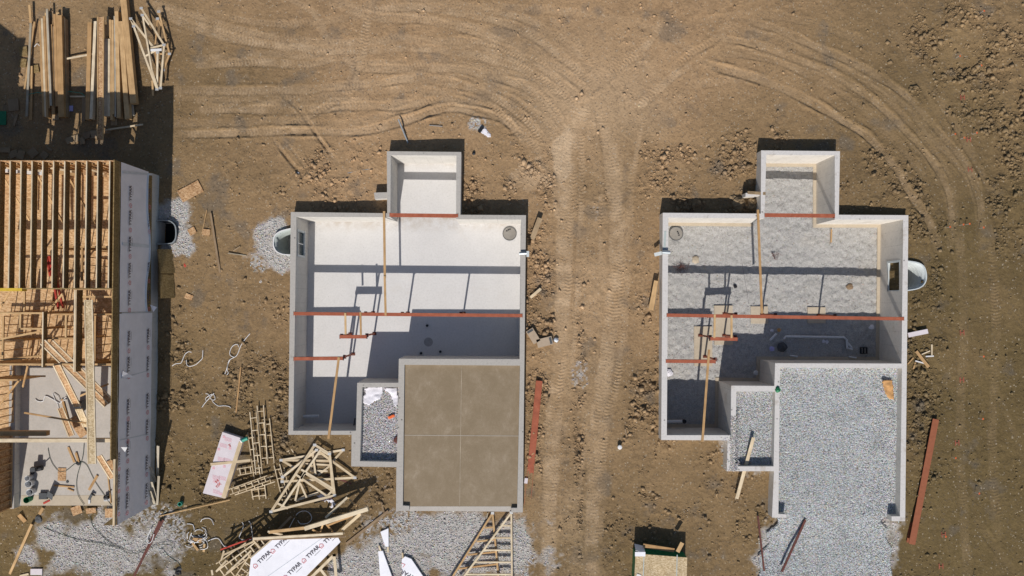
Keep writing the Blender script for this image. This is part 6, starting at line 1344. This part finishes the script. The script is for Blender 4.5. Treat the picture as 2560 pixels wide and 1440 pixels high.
blob('paper_cup', 768, 96, -.9, .12, MAT['white'], 'white crumpled paper cup near the top tyre tracks', 'cup', .6); blob('paper_cup', 2492, 665, -.72, .15, MAT['white'], 'white crumpled cup on the far right dirt', 'cup', .5); blob('small_white_scrap', 745, 433, -.7, .09, MAT['white'], 'tiny white scrap in the rut left of the bump-out', 'scrap', .6)
blob('dark_hollow_can', 1184, 383, -.78, .1, MAT['black'], 'small dark can right of the left bump-out', 'can', .8)
# boulder clods near the bump-outs
for i, (x, y, r, l) in enumerate(((1845, 508, .42, 'largest dirt mound in the shade corner left of the right bump-out'), (1832, 495, .2, 'dirt clod left of the largest mound'), (1850, 523, .2, 'dirt clod below the largest mound'), (1880, 512, .38, 'dirt mound against the right bump-out wall'), (2400, 60, .25, 'pale clod in the upper right rubble, left one'), (2470, 55, .28, 'pale clod in the upper right rubble, right one'), (2368, 70, .22, 'low clod in the upper right rubble'),
                            (1875, 455, .2, 'clod just above the right bump-out stub wall'), (2040, 335, .14, 'dark clod above the right bump-out'), (1818, 280, .15, 'pale clod above right of the cross tracks'), (1857, 370, .15, 'clod left above the right bump-out'))):
    blob('dirt_mound', x, y, -.92, r, MAT['soil_solid'], l, 'dirt clod', .8, i, 'larger dirt clods in the yard')
o = board('soil_on_wall', MAT['soil_solid'], P(1869, 481, -.17), P(1914, 484, .03), .16, .05); tag(o, 'strip of soil lying on the stub wall and wall top', 'soil')
# survey flags and paint marks on the right
FG = 'small orange marking flags on the right'
for i, (x, y) in enumerate(((2374, 340), (2428, 337), (2397, 349), (2355, 571), (2389, 565), (2405, 563), (2441, 572), (2437, 41), (2384, 148), (2438, 171), (2440, 890), (2443, 1045), (2373, 1141), (2435, 1230), (2350, 1336), (2431, 1437))):
    c = P(x, y, -.78); t = thing('marking_flag', 'small orange marking flag, ' + ('upper arc, leftmost of three', 'upper arc, redder one', 'upper arc, middle of three', 'leftmost of the row level with the right basement north wall', 'second of the row level with the right basement north wall', 'third of the row level with the right basement north wall', 'rightmost of the row level with the right basement north wall', 'in the upper right rubble', 'left below the upper right rubble', 'right below the upper right rubble', 'alone right of the stick pile', 'upper middle right of the stored beam', 'just right of the stored beam', 'lower far right near a pale patch', 'right of the stored beam foot', 'at the bottom edge')[i], 'marking flag', c, FG)
    z = float(ground_z(c.x, c.y)); t.location.z = z; WO[t.name] = Vector((c.x, c.y, z)); 
    tube('stake', [Vector((c.x, c.y, z)), Vector((c.x, c.y, z + .35))], .012, MAT['plate'], t, 4); m = MB(); m.board((c.x, c.y, z + .34), (c.x + .11, c.y + .03, z + .30), .09, .006); m.build('flag', MAT['orange'], t)
for i, (x, y) in enumerate(((2398, 832), (2390, 1107), (2357, 1336), (2352, 1416), (2401, 950), (2420, 350), (2423, 425), (2405, 245))):
    c = P(x, y, -.7); z = float(ground_z(c.x, c.y)) + .03; t = thing('paint_mark', 'faint red sprayed H mark on the dirt, ' + ('highest beside the stick pile', 'clearest, beside the stored beam', 'beside the foot of the stored beam', 'lowest near the bottom edge', 'faint, below the stick pile', 'in the upper arc of flags', 'below the upper arc of flags', 'near the upper right rubble')[i], 'paint mark', (c.x, c.y, z), 'red sprayed marks on the right')
    text_mesh('letter', 'H', .42, MAT['red_spray'] if 'red_spray' in MAT else MAT.setdefault('red_spray', simple('red_spray', (.30, .10, .06), .9, .3)), t, frame_mat(Vector((c.x, c.y, z)), (0.97, .05, 0), (-.05, 1, 0)))
